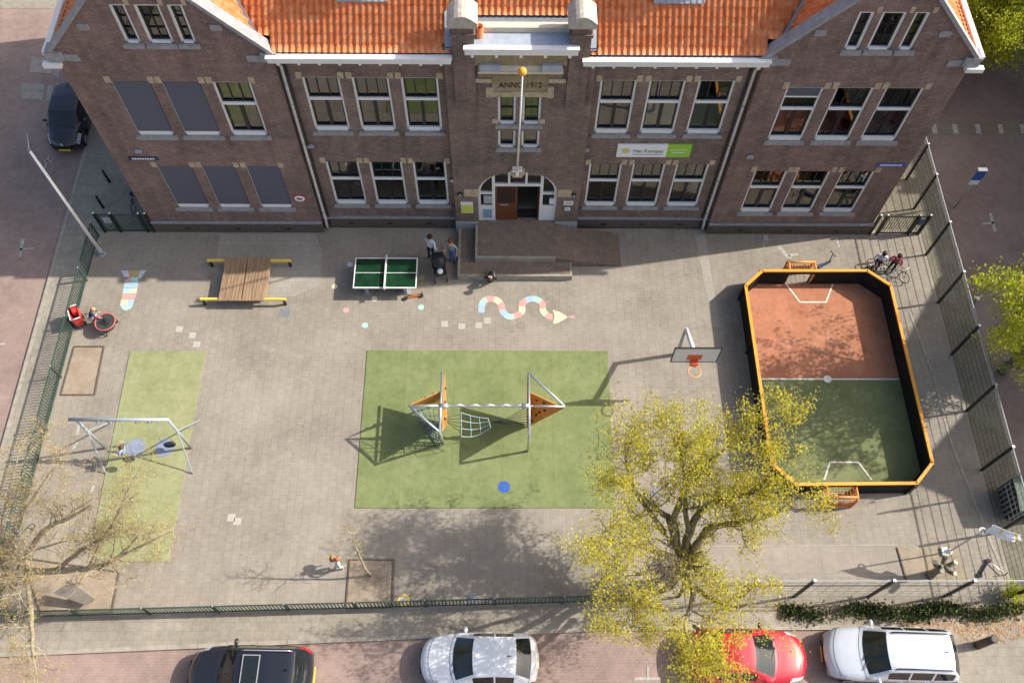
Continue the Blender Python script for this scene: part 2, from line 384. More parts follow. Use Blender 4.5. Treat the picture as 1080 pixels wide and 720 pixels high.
g = MB(); g.prism([(18.5,7.02),(19.8,6.2),(19.8,70),(16.0,70),(16.0,23.2),(18.5,23.2)], -.4, -.001); struct(g, 'right_sidewalk', M_MOSS)
def kerb(pts, name):
    k = MB()
    for a, b in zip(pts, pts[1:]):
        a = Vector((*a, 0)); b = Vector((*b, 0)); n_ = max(1, int((b-a).length/1.0))
        for i in range(n_):
            p = a.lerp(b, i/n_); q = a.lerp(b, (i+1)/n_); d = (q-p).normalized()*.006
            k.bar(p+d+Vector((0,0,-.1)), q-d+Vector((0,0,-.1)), .15, .212)
    struct(k, name, M_KERB)
kerb([(-19.32,70),(-19.32,5.6),(-18.95,5.15),(3.9,6.07),(15.5,6.09),(15.8,5.4),(15.83,0)], 'kerb')
kerb([(19.87,70),(19.87,6.4),(21,5.8)], 'kerb')
# strips of darker paving at the left street edge and the far crossing
def sheet(pts, z, name, mat, t=.02):
    s = MB(); s.prism([(p[0],p[1]) for p in pts], z-t, z); return struct(s, name, mat)
def pxs(l, z=0): return [G(x, y, z) for x, y in l]
sheet(pxs([(0,0),(75,0),(73,9),(0,9)], -.09), -.088, 'crossing_band', M_WALK)
for q in ([(33,60),(57,61),(55,78),(31,76)], [(23,88),(47,89),(45,106),(22,104)], [(60,62),(66,62),(61,82),(56,80)], [(51,90),(57,91),(52,108),(48,106)]):
    sheet(pxs(q, -.09), -.089, 'paving_patch', M_KERB)
M_MARK = plain('worn_white_marking', (.38,.355,.325), .9, var=.3, scale=8)
for q in (985,1007,1031,1055,1078):
    sheet(pxs([(q-3,131),(q+2,131),(q+4,141),(q-1,141)], -.094), -.09, 'crossing_stripe', M_MARK)
sheet(pxs([(975,128),(1200,128),(1200,143),(975,143)], -.098), -.092, 'crossing_band', M_MOSS)
for q in ([(1043,225),(1046,224.6),(1051,244),(1048,244.4)], [(1036,235),(1048,234),(1048.4,236),(1036.3,237)],
          [(47,169),(55,169.3),(55,171),(47,170.7)], [(51,163),(53,163),(47,182),(45,182)],
          [(22,252),(26,252),(22,271),(20,271)], [(20,262),(35,261),(35,263),(20,264)],
          [(682,702),(684,702),(684.5,714),(682.5,714)], [(669,714),(697,713.5),(697,716.5),(669,717)], [(0,362),(5,361.5),(5,363.5),(0,364)]):
    sheet(pxs(q, -.09), -.086, 'parking_marking', M_MARK, .01)
# yard sheets ------------------------------------------------------
g = MB(); g.prism([(p.x,p.y) for p in pxs([(387.5,369.5),(640.6,370.3),(649.5,535.4),(374.4,535.8)])], -.02, .03); struct(g, 'artificial_grass_mat', M_TURF)
g = MB(); g.prism([(p.x,p.y) for p in pxs([(137.5,370.6),(216.7,370.6),(178,592),(93,592)])], -.02, .03); struct(g, 'artificial_grass_strip', M_TURFW)
for q in ([(78.6,365.5),(110,365.5),(100,416.4),(64.4,416.4)], [(369,590),(415.5,590),(413.5,640),(365,641)], [(946,577),(1010,576),(1022,611),(956,612)], [(24,588),(126,603),(118,646),(44,649)]):
    P_ = pxs(q); sheet(P_, .006, 'soil_pit', M_SAND if q[0][0] > 900 else M_SOIL, .04)
    k = MB()
    for a, b in (list(zip(P_, P_[1:]+P_[:1])) if q[0][0] < 900 else [(P_[0], P_[3])]):
        k.bar(a+Vector((0,0,.0)), b+Vector((0,0,.0)), .05, .09)
    struct(k, 'pit_edging', M_LOG)
sheet(pxs([(232,247),(333,247),(340,268),(338,300),(312,312),(232,318),(222,318)]), .0035, 'paler_paving', M_PATCH, .03)
sheet(pxs([(733,248),(743,248),(760,345),(752,345)]), .003, 'paving_seam', M_PATCH, .03)
sheet(pxs([(640,577),(955,574.5),(958,607),(640,611)]), .0035, 'large_tile_strip', M_BIGTILE, .03)
k = MB(); P_ = pxs([(640,576.6),(946,574.6)]); k.bar(P_[0], P_[1], .06, .03); struct(k, 'paving_edge', M_KERB)
k = MB(); P_ = pxs([(908,250),(915,290),(960,330),(985,400),(1004,470),(1040,560),(1062,612)])
for a, b in zip(P_[2:], P_[3:]): k.bar(a, b, .10, .03)
struct(k, 'paving_edge', M_KERB)
M_PALE = plain('pale_tile', (.42,.39,.34), .9, var=.1)
for x, y in ((244,545.5),(250.5,549.5),(189.3,347),(203,353.5),(207.5,363),(505,343),(487,344),(469,341.5),(514,338),(807,251),(737,530)):
    c = G(x, y); sheet([(c.x-.14,c.y-.14),(c.x+.14,c.y-.14),(c.x+.14,c.y+.14),(c.x-.14,c.y+.14)], .004, 'pale_paving_tile', M_PALE, .02)
for q in ([(819,260),(823,259.5),(836,273),(829,272)], [(831,268),(842,267),(842,269),(832,271)], [(802,248),(804,248),(807,262),(805,262)], [(881,250),(883,250),(886,261),(884,261)],
          [(82,446),(85,446),(83,458),(80,458)], [(80,466),(82,466),(79,474),(76,473)], [(97,512),(100,511),(98,519),(95,519)]):
    sheet(pxs(q), .004, 'pale_paint_mark', M_MARK, .02)
for x, y in ((497,632.5),(300,330),(690,520)):
    c = G(x, y); sheet([(c.x-.2,c.y-.2),(c.x+.2,c.y-.2),(c.x+.2,c.y+.2),(c.x-.2,c.y+.2)], .004, 'drain_cover', M_LEADD, .02)
# painted figures --------------------------------------------------
PC = {'red': (.72,.33,.29), 'mint': (.40,.68,.55), 'cream': (.78,.66,.42), 'blue': (.36,.50,.68), 'tan': (.46,.34,.16), 'lil': (.52,.54,.62), 'purp': (.30,.25,.36)}
PM = {k_: plain('playground_paint_'+k_, v, .85, var=.14, scale=14) for k_, v in PC.items()}
def hp(x, y): return (60+x/9, 280+y/9)
H_ = [('lil', [(610,48),(672,48),(690,108),(650,130)]), ('tan', [(672,48),(790,48),(770,104),(690,106)]), ('lil', [(790,48),(850,45),(790,130),(770,104)]),
      ('red', [(650,112),(706,110),(700,152),(645,152)]), ('mint', [(706,110),(775,110),(768,150),(700,152)]), ('blue', [(642,158),(772,156),(765,208),(636,212)]),
      ('mint', [(634,217),(696,216),(690,265),(626,266)]), ('cream', [(697,216),(762,214),(754,263),(691,265)]), ('red', [(624,271),(686,270),(680,318),(614,320)]),
      ('red', [(688,270),(752,268),(742,314),(682,318)]), ('cream', [(612,325),(676,323),(670,378),(600,380)]), ('blue', [(678,323),(736,319),(722,372),(672,378)]),
      ('mint', [(602,384),(722,376),(700,408),(655,428),(625,416)])]
for k_, q in H_: sheet(pxs([hp(*p) for p in q]), .005, 'hopscotch_marking', PM[k_], .02)
def cat(pts, n):
    out = []
    P4 = [pts[0]]+pts+[pts[-1]]
    for i in range(1, len(P4)-2):
        for j in range(n):
            t = j/n; a, b, c, d = P4[i-1:i+3]
            out.append(tuple(.5*((2*b[k])+(-a[k]+c[k])*t+(2*a[k]-5*b[k]+4*c[k]-d[k])*t*t+(-a[k]+3*b[k]-3*c[k]+d[k])*t**3) for k in range(len(a))))
    out.append(tuple(pts[-1])); return out
sp_ = [(148,246),(150,195),(165,150),(210,127),(270,132),(318,170),(333,232),(385,280),(440,275),(500,240),(507,170),(560,130),(622,128),(680,165),(690,235),(742,278),(772,280)]
cl = cat([(490+x/8.31, 300+y/8.31) for x, y in sp_], 6); cl = [G(*p) for p in cl]
seg = ['blue','mint','red','cream','red','blue','mint','red','cream','red','blue','mint','red','cream','red']
Lc = [0]
for a, b in zip(cl, cl[1:]): Lc.append(Lc[-1]+(b-a).length)
acc = {}
for i in range(len(cl)-1):
    k_ = int(min(.999, Lc[i]/Lc[-1])*len(seg)); acc.setdefault(k_, []).append(i)
for k_, ids in acc.items():
    s = MB(); L_, R_ = [], []
    for i in ids+[ids[-1]+1]:
        d = (cl[min(i+1, len(cl)-1)]-cl[max(i-1, 0)]).normalized(); nn = Vector((-d.y, d.x, 0))*.135
        L_.append(cl[i]+nn); R_.append(cl[i]-nn)
    for i in range(len(L_)-1):
        s.add([(*L_[i].xy,.005),(*R_[i].xy,.005),(*R_[i+1].xy,.005),(*L_[i+1].xy,.005)], [(0,1,2,3)])
    struct(s, 'snake_marking', PM[seg[k_]])
for k_, q in (('cream', [(772,222),(800,232),(830,240),(905,284),(840,325),(800,340),(775,338),(790,284)]), ('red', [(912,280),(975,270),(950,284),(975,298),(912,290)])):
    sheet(pxs([(490+x/8.31, 300+y/8.31) for x, y in q]), .006, 'snake_marking', PM[k_], .02)
def disc(c, r, z, name, mat, n=20):
    s = MB(); s.prism([(c.x+r*math.cos(2*math.pi*i/n), c.y+r*math.sin(2*math.pi*i/n)) for i in range(n)], z-.02, z); return struct(s, name, mat)
for k_, x, y in (('cream',353,302),('red',365,327),('mint',385,343),('tan',445,293),('red',424,309),('mint',444,324),('cream',395,315),('lil',369,279)):
    disc(G(x, y), .125, .005, 'painted_dot', PM[k_])
disc(G(531.5,513.5), .235, .034, 'round_blue_inlay', M_BLUE)
for x, y in ((143.5,472),(174,472)): disc(G(x, y), .375, .034, 'round_rubber_mat', M_BLUEMAT, 28)
s = MB(); s.ring(G(425.5,633), .19, .035, 28, 6, squash=.3); struct(s, 'yellow_painted_ring', M_YELLOW)
disc(G(425.5,633), .15, .006, 'yellow_painted_ring', M_PALE)

# ================================================================== school building
school = thing('school_building', 'long brown brick school with orange pantile roof, two gabled wings and an arched door', 'school', (.5, 23.0, 0))
def panel(mb, outer, holes, y, depth=.2, flip=False):
    loops = [[Vector((x, z, 0)) for x, z in outer]]+[[Vector((x, z, 0)) for x, z in h] for h in holes]
    flat = [p for l in loops for p in l]; tri = tessellate_polygon(loops)
    vs = [(p.x, y, p.y) for p in flat]; fs = []
    for t in tri:
        a, b, c = (flat[i] for i in t); s_ = (b.x-a.x)*(c.y-a.y)-(b.y-a.y)*(c.x-a.x)
        fs.append(tuple(t) if s_ > 0 else tuple(t)[::-1])
    mb.add(vs, fs)
    for h in holes:
        n_ = len(h); mb.add([(x, y, z) for x, z in h]+[(x, y+depth, z) for x, z in h], [(i, n_+i, n_+(i+1) % n_, (i+1) % n_) for i in range(n_)])
def rc(r): return [(r[0],r[2]),(r[1],r[2]),(r[1],r[3]),(r[0],r[3])]
LWA = [(-12.61,-12.07,10.85,12.48), (-11.82,-10.98,10.85,12.48), (-10.76,-10.24,10.85,12.48)]
LWU = [(-13.8,-12.42,6.27,9.08), (-12.04,-10.66,6.27,9.08), (-10.26,-8.9,6.27,9.08)]
LWL = [(-13.75,-12.37,1.73,4.45), (-11.99,-10.64,1.73,4.45), (-10.23,-8.88,1.73,4.45)]
MLU = [(-7.16,-5.82,6.22,9.03), (-5.40,-4.07,6.22,9.03), (-3.66,-2.32,6.22,9.03)]
MLL = [(-7.12,-5.79,1.59,4.39), (-5.38,-4.05,1.59,4.39), (-3.64,-2.3,1.59,4.39)]
MRU = [(3.46,4.78,6.13,8.95), (5.21,6.53,6.13,8.95), (6.97,8.30,6.13,8.95)]
MRL = [(3.46,4.79,1.52,4.34), (5.21,6.54,1.52,4.34), (6.96,8.30,1.52,4.34)]
RWA = [(11.47,12.0,10.72,12.35), (12.23,13.05,10.72,12.35), (13.29,13.8,10.72,12.35)]
RWU = [(10.07,11.42,6.12,8.95), (11.84,13.21,6.12,8.95), (13.61,15.0,6.12,8.95)]
RWL = [(10.08,11.42,1.53,4.29), (11.79,13.16,1.53,4.29), (13.59,14.94,1.53,4.29)]
BAY = [(-.2,.46,6.92,8.44), (.69,1.38,6.92,8.44), (-.2,.46,5.59,6.55), (.69,1.38,5.59,6.55)]
# --- walls
TAN = math.tan(R(47))
def gable(x0, x1, ze, holes, name):
    c = (x0+x1)/2; za = ze+(x1-x0)/2*TAN
    b = MB(); panel(b, [(x0,0),(x1,0),(x1,ze),(c,za),(x0,ze)], [rc(h) for h in holes], YW)
    # back face of the parapet, and the side walls of the wing
    panel_b = [(x0,YW+.35,ze-.4),(x1,YW+.35,ze-.4),(x1,YW+.35,ze),(c,YW+.35,za),(x0,YW+.35,ze)]
    b.add(panel_b, [(4,3,2,1,0)])
    b.add([(x0,YW,0),(x0,YW,ze),(x0,36,ze),(x0,36,0)], [(0,1,2,3)]); b.add([(x1,YW,0),(x1,YW,ze),(x1,36,ze),(x1,36,0)], [(3,2,1,0)])
    b.add([(x0,36,0),(x1,36,0),(x1,36,ze),(c,36,za),(x0,36,ze)], [(4,3,2,1,0)])
    w_ = b.build('wall', M_BRICKW, school, True)
    # copings along the rakes, kneelers at the shoulders
    cp = MB()
    for xa in (x0, x1):
        s_ = 1 if xa == x0 else -1
        a = Vector((xa-s_*.10, YW+.13, ze-.02)); t = Vector((c, YW+.13, za+.10))
        cp.bar(a, t, .46, .13, up=(0,0,1))
    cp.build('coping', M_GSTONE, w_, True)
    for xa, s_ in ((x0, 1), (x1, -1)):
        kn = MB(); kn.box(min(xa-s_*.22, xa+s_*.35), max(xa-s_*.22, xa+s_*.35), YW-.12, YW+.4, ze-.32, ze+.06)
        for k in (0.33,):
            px_ = xa+s_*(x1-x0)/2*k; pz = ze+(x1-x0)/2*k*TAN
            kn.build('kneeler', M_GSTONE, w_, True); kn = MB(); kn.box(min(px_+s_*.12,px_+s_*.5), max(px_+s_*.12,px_+s_*.5), YW-.035, YW+.1, pz-.32, pz-.08)
        kn.build('wall_stone', M_GSTONE, w_, True); kn = MB(); kn.box(min(xa+s_*.36, xa+s_*.85), max(xa+s_*.36, xa+s_*.85), YW-.04, YW+.1, ze-.38, ze-.1)
        kn.build('wall_stone', M_GSTONE, w_, True)
    return w_
LWX, RWX, LZE, RZE = (-15.26,-7.88), (8.98,16.1), 10.45, 10.40
gable(*LWX, LZE, LWA+LWU+LWL, 'wall'); gable(*RWX, RZE, RWA+RWU+RWL, 'wall')
b = MB(); panel(b, [(-7.87,0),(-2.04,0),(-2.04,10.3),(-7.87,10.3)], [rc(h) for h in MLU+MLL], YM); b.build('wall', M_BRICK, school, True)
b = MB(); panel(b, [(3.2,0),(8.97,0),(8.97,10.22),(3.2,10.22)], [rc(h) for h in MRU+MRL], YM); b.build('wall', M_BRICK, school, True)
# bay with the arched door opening
AX, AH, AZS, AR = .595, 1.66, 2.62, 1.50
def arch(h, zs, r, z0, n=20, cx=AX):
    return [(cx-h, z0)]+[(cx-h*math.cos(math.pi*i/n), zs+r*math.sin(math.pi*i/n)**.9) for i in range(n+1)]+[(cx+h, z0)]
b = MB(); panel(b, [(-2.04,0),(-2.04,9.3),(-2.04,10.7),(3.2,10.7),(3.2,0)], [rc(h) for h in BAY]+[arch(AH, AZS, AR, .66)[::-1]], YB, .25)
b.add([(-2.04,YB,0),(-2.04,YB,10.7),(-2.04,YM+.6,10.7),(-2.04,YM+.6,0)], [(0,1,2,3)]); b.add([(3.2,YB,0),(3.2,YB,10.7),(3.2,YM+.6,10.7),(3.2,YM+.6,0)], [(3,2,1,0)])
bayw = b.build('wall', M_BRICK, school, True)
# piers with rounded stone caps
for x0, x1 in ((-1.72,-.98), (2.24,2.92)):
    b = MB(); b.box(x0, x1, YB-.14, YB+.55, 8.3, 11.75); b.box(x0-.05, x1+.05, YB-.19, YB+.60, 11.3, 11.42)
    b.add([(x0,YB-.14,8.3),(x1,YB-.14,8.3),(x1,YB-.002,7.7),(x0,YB-.002,7.7)], [(3,2,1,0)])
    p = b.build('pier', M_BRICK, school, True)
    c = MB(); c.smooth = False; n_ = 8; pr = []
    for i in range(n_+1):
        t = i/n_; pr.append((x0-.13+(x1-x0+.26)*t, 11.95+.30*math.sin(math.pi*t)))
    pr = [(x0-.13,11.76)]+pr+[(x1+.13,11.76)]; n_ = len(pr)
    c.add([(x, YB-.27, z) for x, z in pr]+[(x, YB+.68, z) for x, z in pr], [tuple(range(n_))[::-1], tuple(range(n_, 2*n_))]+[(i, (i+1) % n_, n_+(i+1) % n_, n_+i) for i in range(n_)])
    c.build('pier_cap', plain('pale_cap_stone', (.44,.40,.34), .85, var=.25, scale=5), p, True)
EZ, EY, SL = 10.50, 22.98, R(36)
def onroof(x, y):
    dd = ray(x, y); t = (EZ-CAMZ-EY*math.tan(SL))/(dd.z-dd.y*math.tan(SL)); return Vector((0,0,CAMZ))+dd*t
# canopy roof above the door bay
b = MB(); b.box(-1.2, 2.4, YB-.20, 23.72, 10.72, 10.98); cano = b.build('flat_roof', M_LEAD, school, True)
b = MB(); b.box(-1.30, 2.5, YB-.36, YB-.21, 10.70, 10.93); b.box(-1.34, 2.54, YB-.40, YB-.20, 10.931, 11.0)
for i in range(5): b.box(-1.1+i*.82, -1.0+i*.82, YB-.34, YB-.12, 10.56, 10.69)
b.build('canopy_gutter', M_WHITE, cano, True)
b = MB(); b.box(-.98, 2.24, 23.45, 23.72, 10.985, 11.2); b.build('upstand', M_CREAM, cano, True)
ye_ = onroof(550, 16.5).y; ze_ = EZ+(ye_-EY)*math.tan(SL)
b = MB(); b.box(-1.0, 2.26, 23.725, ye_+.1, 10.99, ze_-.06); b.build('tile_edge', M_LEADD, cano, True)
b = MB(); b.smooth = True; b.tube([(-.80,23.28,10.98),(-.80,23.28,11.42)], [.145,.125], 14, False); b.tube([(-.80,23.28,11.42),(-.80,23.28,11.3)], [.125,.085], 14, False)
b.build('clay_pot', M_TILE, cano, True)
# yellow brick frieze with lettering
b = MB(); b.box(-.86, 2.05, YB-.10, YB-.003, 9.42, 9.72); b.box(-.40, 1.58, YB-.08, YB-.003, 8.70, 9.417); b.box(-.98, 2.18, YB-.12, YB-.003, 10.0, 10.55)
for i in range(24): b.box(-.84+i*.12, -.78+i*.12, YB-.13, YB-.101, 9.45, 9.68)
fr = b.build('frieze', M_YBRICK, school, True)
b = MB(); b.add([(-.86,YB-.003,10.02),(-.86,YB-.22,9.73),(2.05,YB-.22,9.73),(2.05,YB-.003,10.02)], [(0,1,2,3)]); b.box(-.88, 2.07, YB-.24, YB-.003, 9.722, 9.80)
b.build('frieze_ledge', M_CREAM, fr, True)
for x0, x1 in ((-.80,-.10), (1.33,1.99)):
    b = MB(); b.box(x0, x1, YB-.235, YB-.05, 9.802, 10.12); b.build('lead_box', M_LEAD, fr, True)
b = MB(); b.box(-.48, 1.62, YB-.11, YB-.004, 8.46, 8.69); b.box(-.62,-.36, YB-.09, YB-.003, 8.40, 8.9); b.box(1.585,1.80, YB-.09, YB-.003, 8.40, 8.9)
b.box(-1.02,-.41, YB-.09, YB-.003, 9.14, 9.32); b.box(1.59,2.2, YB-.09, YB-.003, 9.14, 9.32); b.build('lintel_stone', M_STONE, fr, True)
for x0 in (-.30, 1.44): 
    b = MB(); b.box(x0-.12, x0+.1, YB-.05, YB-.002, 7.0, 7.2); b.build('quoin_stone', M_STONE, fr, True)
TM = lambda x, y, z, sx=1: Matrix.Translation((x, y, z)) @ Matrix.Rotation(R(90), 4, 'X') @ Matrix.Diagonal((sx, 1, 1, 1))
textmesh('ANNO 1912', .37, 'lettering', M_DTXT, fr, TM(-.17, YB-.09, 8.91, .78))

# --- windows
def window(r, y, style='sash', blind=False, film=None, group=None):
    x0, x1, z0, z1 = r; yi = y+.07
    f = MB(); t = .085 if style != 'attic' else .10
    f.box(x0, x0+t, yi, yi+.12, z0, z1); f.box(x1-t, x1, yi, yi+.12, z0, z1); f.box(x0+t, x1-t, yi, yi+.12, z1-t, z1)
    hb = .20 if style == 'sash' else .10
    f.box(x0+t, x1-t, yi-.05, yi+.12, z0, z0+hb)
    zt = z1-(z1-z0)*.40
    if style == 'sash': f.box(x0+t, x1-t, yi-.03, yi+.12, zt-.06, zt+.06)
    win = f.build('window', M_WHITE, school, True)
    if blind: win['label'] = 'window covered by a grey outside screen'
    pn = MB(); pn.add([(x0+t,yi+.09,z0+hb),(x1-t,yi+.09,z0+hb),(x1-t,yi+.09,z1-t),(x0+t,yi+.09,z1-t)], [(0,1,2,3)]); pn.build('pane', M_GLASS, win, True)
    s = MB(); a, c = x0+t, x1-t; d = .05; ys, ye = yi+.03, yi+.085
    def fr_(xa, xb, za, zb, th=d):
        s.box(xa, xa+th, ys, ye, za, zb); s.box(xb-th, xb, ys, ye, za, zb); s.box(xa+th, xb-th, ys, ye, zb-th, zb); s.box(xa+th, xb-th, ys, ye, za, za+th)
    if style == 'sash':
        cx = (a+c)/2; fr_(a, cx-.005, z0+hb, zt-.06, .055); fr_(cx+.005, c, z0+hb, zt-.06, .055); fr_(a, c, zt+.06, z1-t, .055)
        for k in (1, 2): s.box(a+(c-a)*k/3-.014, a+(c-a)*k/3+.014, ys+.01, ye-.005, zt+.115, z1-t-.055)
    elif style == 'attic':
        fr_(a, c, z0+hb, z1-t, .06)
        for k in (1, 2): s.box(a+.06, c-.06, ys+.01, ye-.005, z0+hb+(z1-z0-hb-t)*k/3-.012, z0+hb+(z1-z0-hb-t)*k/3+.012)
        if c-a > .5: s.box((a+c)/2-.012, (a+c)/2+.012, ys+.01, ye-.006, z0+hb+.06, z1-t-.06)
    else:
        fr_(a, c, z0+hb, z1-t, .045)
        if z1-z0 > 1.2:
            s.box((a+c)/2-.012, (a+c)/2+.012, ys+.01, ye-.006, z0+hb+.045, z1-t-.045); s.box(a+.045, c-.045, ys+.012, ye-.008, (z0+z1)/2-.012, (z0+z1)/2+.012)
    s.build('sash', M_DSASH, win, True)
    sl = MB(); sl.box(x0-.09, x1+.09, y-.10, yi-.052, z0-.16, z0-.004); sl.box(x0+.002, x1-.002, yi-.052, yi+.11, z0-.1, z0-.002)
    sl.build('sill', M_GSTONE, win, True)
    if style == 'sash':
        for xa in (x0-.17, x1-.04):
            k = MB(); k.box(xa, xa+.21, y-.02, y+.05, z1-.05, z1+.25); k.build('corner_stone', M_STONE, win, True)
    elif style == 'attic':
        k = MB(); k.box(x1+.01, x1+.16, y-.02, y+.05, z1-.02, z1+.22); k.build('corner_stone', M_STONE, win, True)
    if blind:
        k = MB(); k.box(x0+.05, x1-.035, yi-.035, yi-.012, z0+hb, z1-.05); k.build('blind', M_BLIND, win, True)
    if film == 'low':
        cx = (a+c)/2
        for xa, xb in ((a+.06, cx-.06), (cx+.06, c-.06)):
            k = MB(); k.box(xa, xb, yi+.095, yi+.10, z0+hb+.05, zt-.12); k.build('frosted_film', M_FILM, win, True)
    if film == 'top':
        k = MB(); k.box(x0+t, c, yi+.01, yi+.028, z1-t-.42, z1-t); k.build('screen_box', M_BLIND, win, True)
        k = MB(); k.box(x0+t, c, yi+.0, yi+.03, z1-t-.49, z1-t-.421); k.build('screen_rail', M_WHITE, win, True)
    return win
for i, r in enumerate(LWA): window(r, YW, 'attic')
for i, r in enumerate(LWU): window(r, YW, blind=(i < 2))
for r in LWL: window(r, YW, blind=True)
for r in MLU+MLL: window(r, YM)
for i, r in enumerate(MRU): window(r, YM, film='low' if i else None)
for r in MRL: window(r, YM)
for r in RWA: window(r, YW, 'attic')
for i, r in enumerate(RWU): window(r, YW, film=None if i else 'top')
for r in RWL: window(r, YW)
for r in BAY: window(r, YB, 'small')
# rooms behind the glass
b = MB()
for z in (.80, 5.3, 9.9):
    b.box(-15.1, -2.3, 23.56, 28.4, z-.2, z); b.box(3.4, 15.9, 23.56, 28.4, z-.2, z)
b.box(9.0, 15.9, 23.4, 28.3, 5.302, 5.74); b.box(-2.3, 3.4, 23.9, 28.4, .46, .64); b.box(-1, 2.3, 23.56, 28.4, 4.9, 5.1); b.build('room_floor', M_INT, school, True)
b = MB(); b.box(-15.1, 15.9, 28.4, 28.5, .4, 12.4)
for x in (-7.8, -2.2, 3.3, 8.9): b.box(x-.06, x+.06, 23.6, 28.4, .56, 10.2)
b.build('room_wall', M_INTW, school, True)
# a few classroom things seen through the panes
M_PINK = plain('pink_plastic', (.80,.20,.36), .5, var=.1); M_ORC = plain('orange_laminate', (.60,.22,.05), .5, var=.15); M_TABLE = plain('pale_table', (.45,.38,.27), .5, var=.15)
cq = None
for i, (x, z) in enumerate(((10.38,5.75),(11.08,5.75),(12.15,5.75),(12.88,5.75),(13.93,5.75),(14.65,5.75))):
    if cq is None:
        cq = thing('classroom_chair', 'pink classroom chair behind an upper window of the right wing', 'chair', (x,23.52,z), R(10), 'pink chairs upstairs')
        k = MB(); k.box(-.30,.30,-.22,.22,.66,.72); k.build('seat', M_PINK, cq)
        k = MB(); k.box(-.28,.28,.20,.25,.78,1.30); k.build('backrest', M_PINK, cq)
        for sx in (-1,1):
            for sy in (-1,1):
                k = MB(); k.tube([(sx*.2,sy*.18,0),(sx*.2,sy*.18,.62)], .014, 6); k.build('leg', M_STEEL, cq)
    else:
        o = copy_tree(cq); o.location = (x, 23.50+.06*(i % 2), z); o.rotation_euler.z = R(20*((i*7) % 5-2))
for i, (x, y, z, wd) in enumerate(((10.7,24.5,.80,1.2),(12.5,24.5,.80,1.2),(14.3,24.5,.80,1.1))):
    t = thing('classroom_cabinet', ['orange cabinet behind the ground floor window nearest the downpipe of the right wing','orange cabinet behind the middle ground floor window of the right wing','orange cabinet behind the ground floor window nearest the right corner'][i], 'cabinet', (x,y,z))
    k = MB(); k.box(-wd/2,wd/2,-.25,.25,0,1.95); k.build('carcass', M_ORC, t)
    k = MB(); k.box(-wd/2+.03,-.01,-.275,-.252,.05,1.9); k.box(.01,wd/2-.03,-.275,-.252,.05,1.9); k.build('door_front', M_TABLE, t)
cq = None
for i, (x, z) in enumerate(((-6.5,5.3),(-4.7,5.3),(-3.0,5.3),(4.1,5.3),(5.9,.8),(4.1,.8),(7.6,.8),(-6.4,.8),(-3.0,.8))):
    if cq is None:
        cq = thing('classroom_table', 'pale classroom table standing behind the window panes', 'table', (x,24.1,z), 0, 'classroom tables indoors')
        k = MB(); k.box(-.6,.6,-.3,.3,.72,.75); k.build('tabletop', M_TABLE, cq)
        for sx in (-1,1):
            for sy in (-1,1):
                k = MB(); k.tube([(sx*.55,sy*.25,0),(sx*.55,sy*.25,.72)], .018, 6); k.build('leg', M_STEEL, cq)
    else:
        o = copy_tree(cq); o.location = (x, 24.1, z)
# --- door
d = MB(); n_ = 20
oa, ia = arch(AH-.01, AZS, AR-.01, .66), arch(AH-.12, AZS, AR-.12, .66)
y0, y1 = YB+.10, YB+.20
vs = [(x,y0,z) for x,z in oa]+[(x,y0,z) for x,z in ia]+[(x,y1,z) for x,z in ia]; k = len(oa)
d.add(vs, [(i, i+1, k+i+1, k+i) for i in range(k-1)]+[(k+i, k+i+1, 2*k+i+1, 2*k+i) for i in range(k-1)])
XL, XR, ZT = -.40, 1.60, 3.10
d.box(XL-.06, XL+.06, y0+.004, y1, .66, 3.86); d.box(XR-.06, XR+.06, y0+.004, y1, .66, 3.86); d.box(XL+.06, XR-.06, y0+.006, y1, ZT-.06, ZT+.07)
for x in (.24, .95): d.box(x-.045, x+.045, y0+.008, y1, ZT+.07, 4.0)
for xa, xb in ((AX-AH+.115, XL-.06), (XR+.06, AX+AH-.115)):
    d.box(xa, xb, y0+.006, y1, 2.50, 2.60); d.box(xa, xb, y0+.02, y1, .66, 1.70)
door = d.build('door_frame', M_WHITE, school, True)
k = MB(); k.add([(x,y1-.03,z) for x,z in ia if z > .7]+[], [tuple(range(len([1 for x,z in ia if z > .7])))]); k.v = k.v
panefan = [(x,z) for x,z in ia if z > 2.5]
k = MB()
for xa, xb in ((AX-AH+.12, XL-.06), (XR+.06, AX+AH-.12)): k.add([(xa,y1-.03,1.70),(xb,y1-.03,1.70),(xb,y1-.03,2.5),(xa,y1-.03,2.5)], [(0,1,2,3)])
k.build('side_pane', M_CGLASS, door, True)
k = MB(); up_ = [(x,z) for x,z in ia if XL <= x <= XR]; k.add([(XL,y1-.02,ZT)]+[(x,y1-.02,z) for x,z in up_]+[(XR,y1-.02,ZT)], [tuple(range(len(up_)+2))[::-1]])
lf = [(x,z) for x,z in ia if x < XL and z > 2.6]; k.add([(x,y1-.02,z) for x,z in lf]+[(XL,y1-.02,3.8),(XL,y1-.02,2.6)], [tuple(range(len(lf)+2))[::-1]])
rt = [(x,z) for x,z in ia if x > XR and z > 2.6]; k.add([(XR,y1-.02,2.6),(XR,y1-.02,3.8)]+[(x,y1-.02,z) for x,z in rt], [tuple(range(len(rt)+2))[::-1]])
k.build('fanlight_pane', M_GLASS, door, True)
k = MB(); k.box(XL+.06, .60, YB+.13, YB+.18, .66, ZT-.06); k.build('door_leaf', M_DOOR, door, True)
k = MB(); k.box(XL+.16, .50, YB+.118, YB+.129, 1.9, ZT-.16); k.build('door_grille', plain('dark_door_glass', (.05,.03,.025), .2, var=.2), door, True)
k = MB(); k.box(XL+.26, .22, YB+.10, YB+.129, 1.72, 1.79); k.build('letter_plate', M_STEEL, door, True)
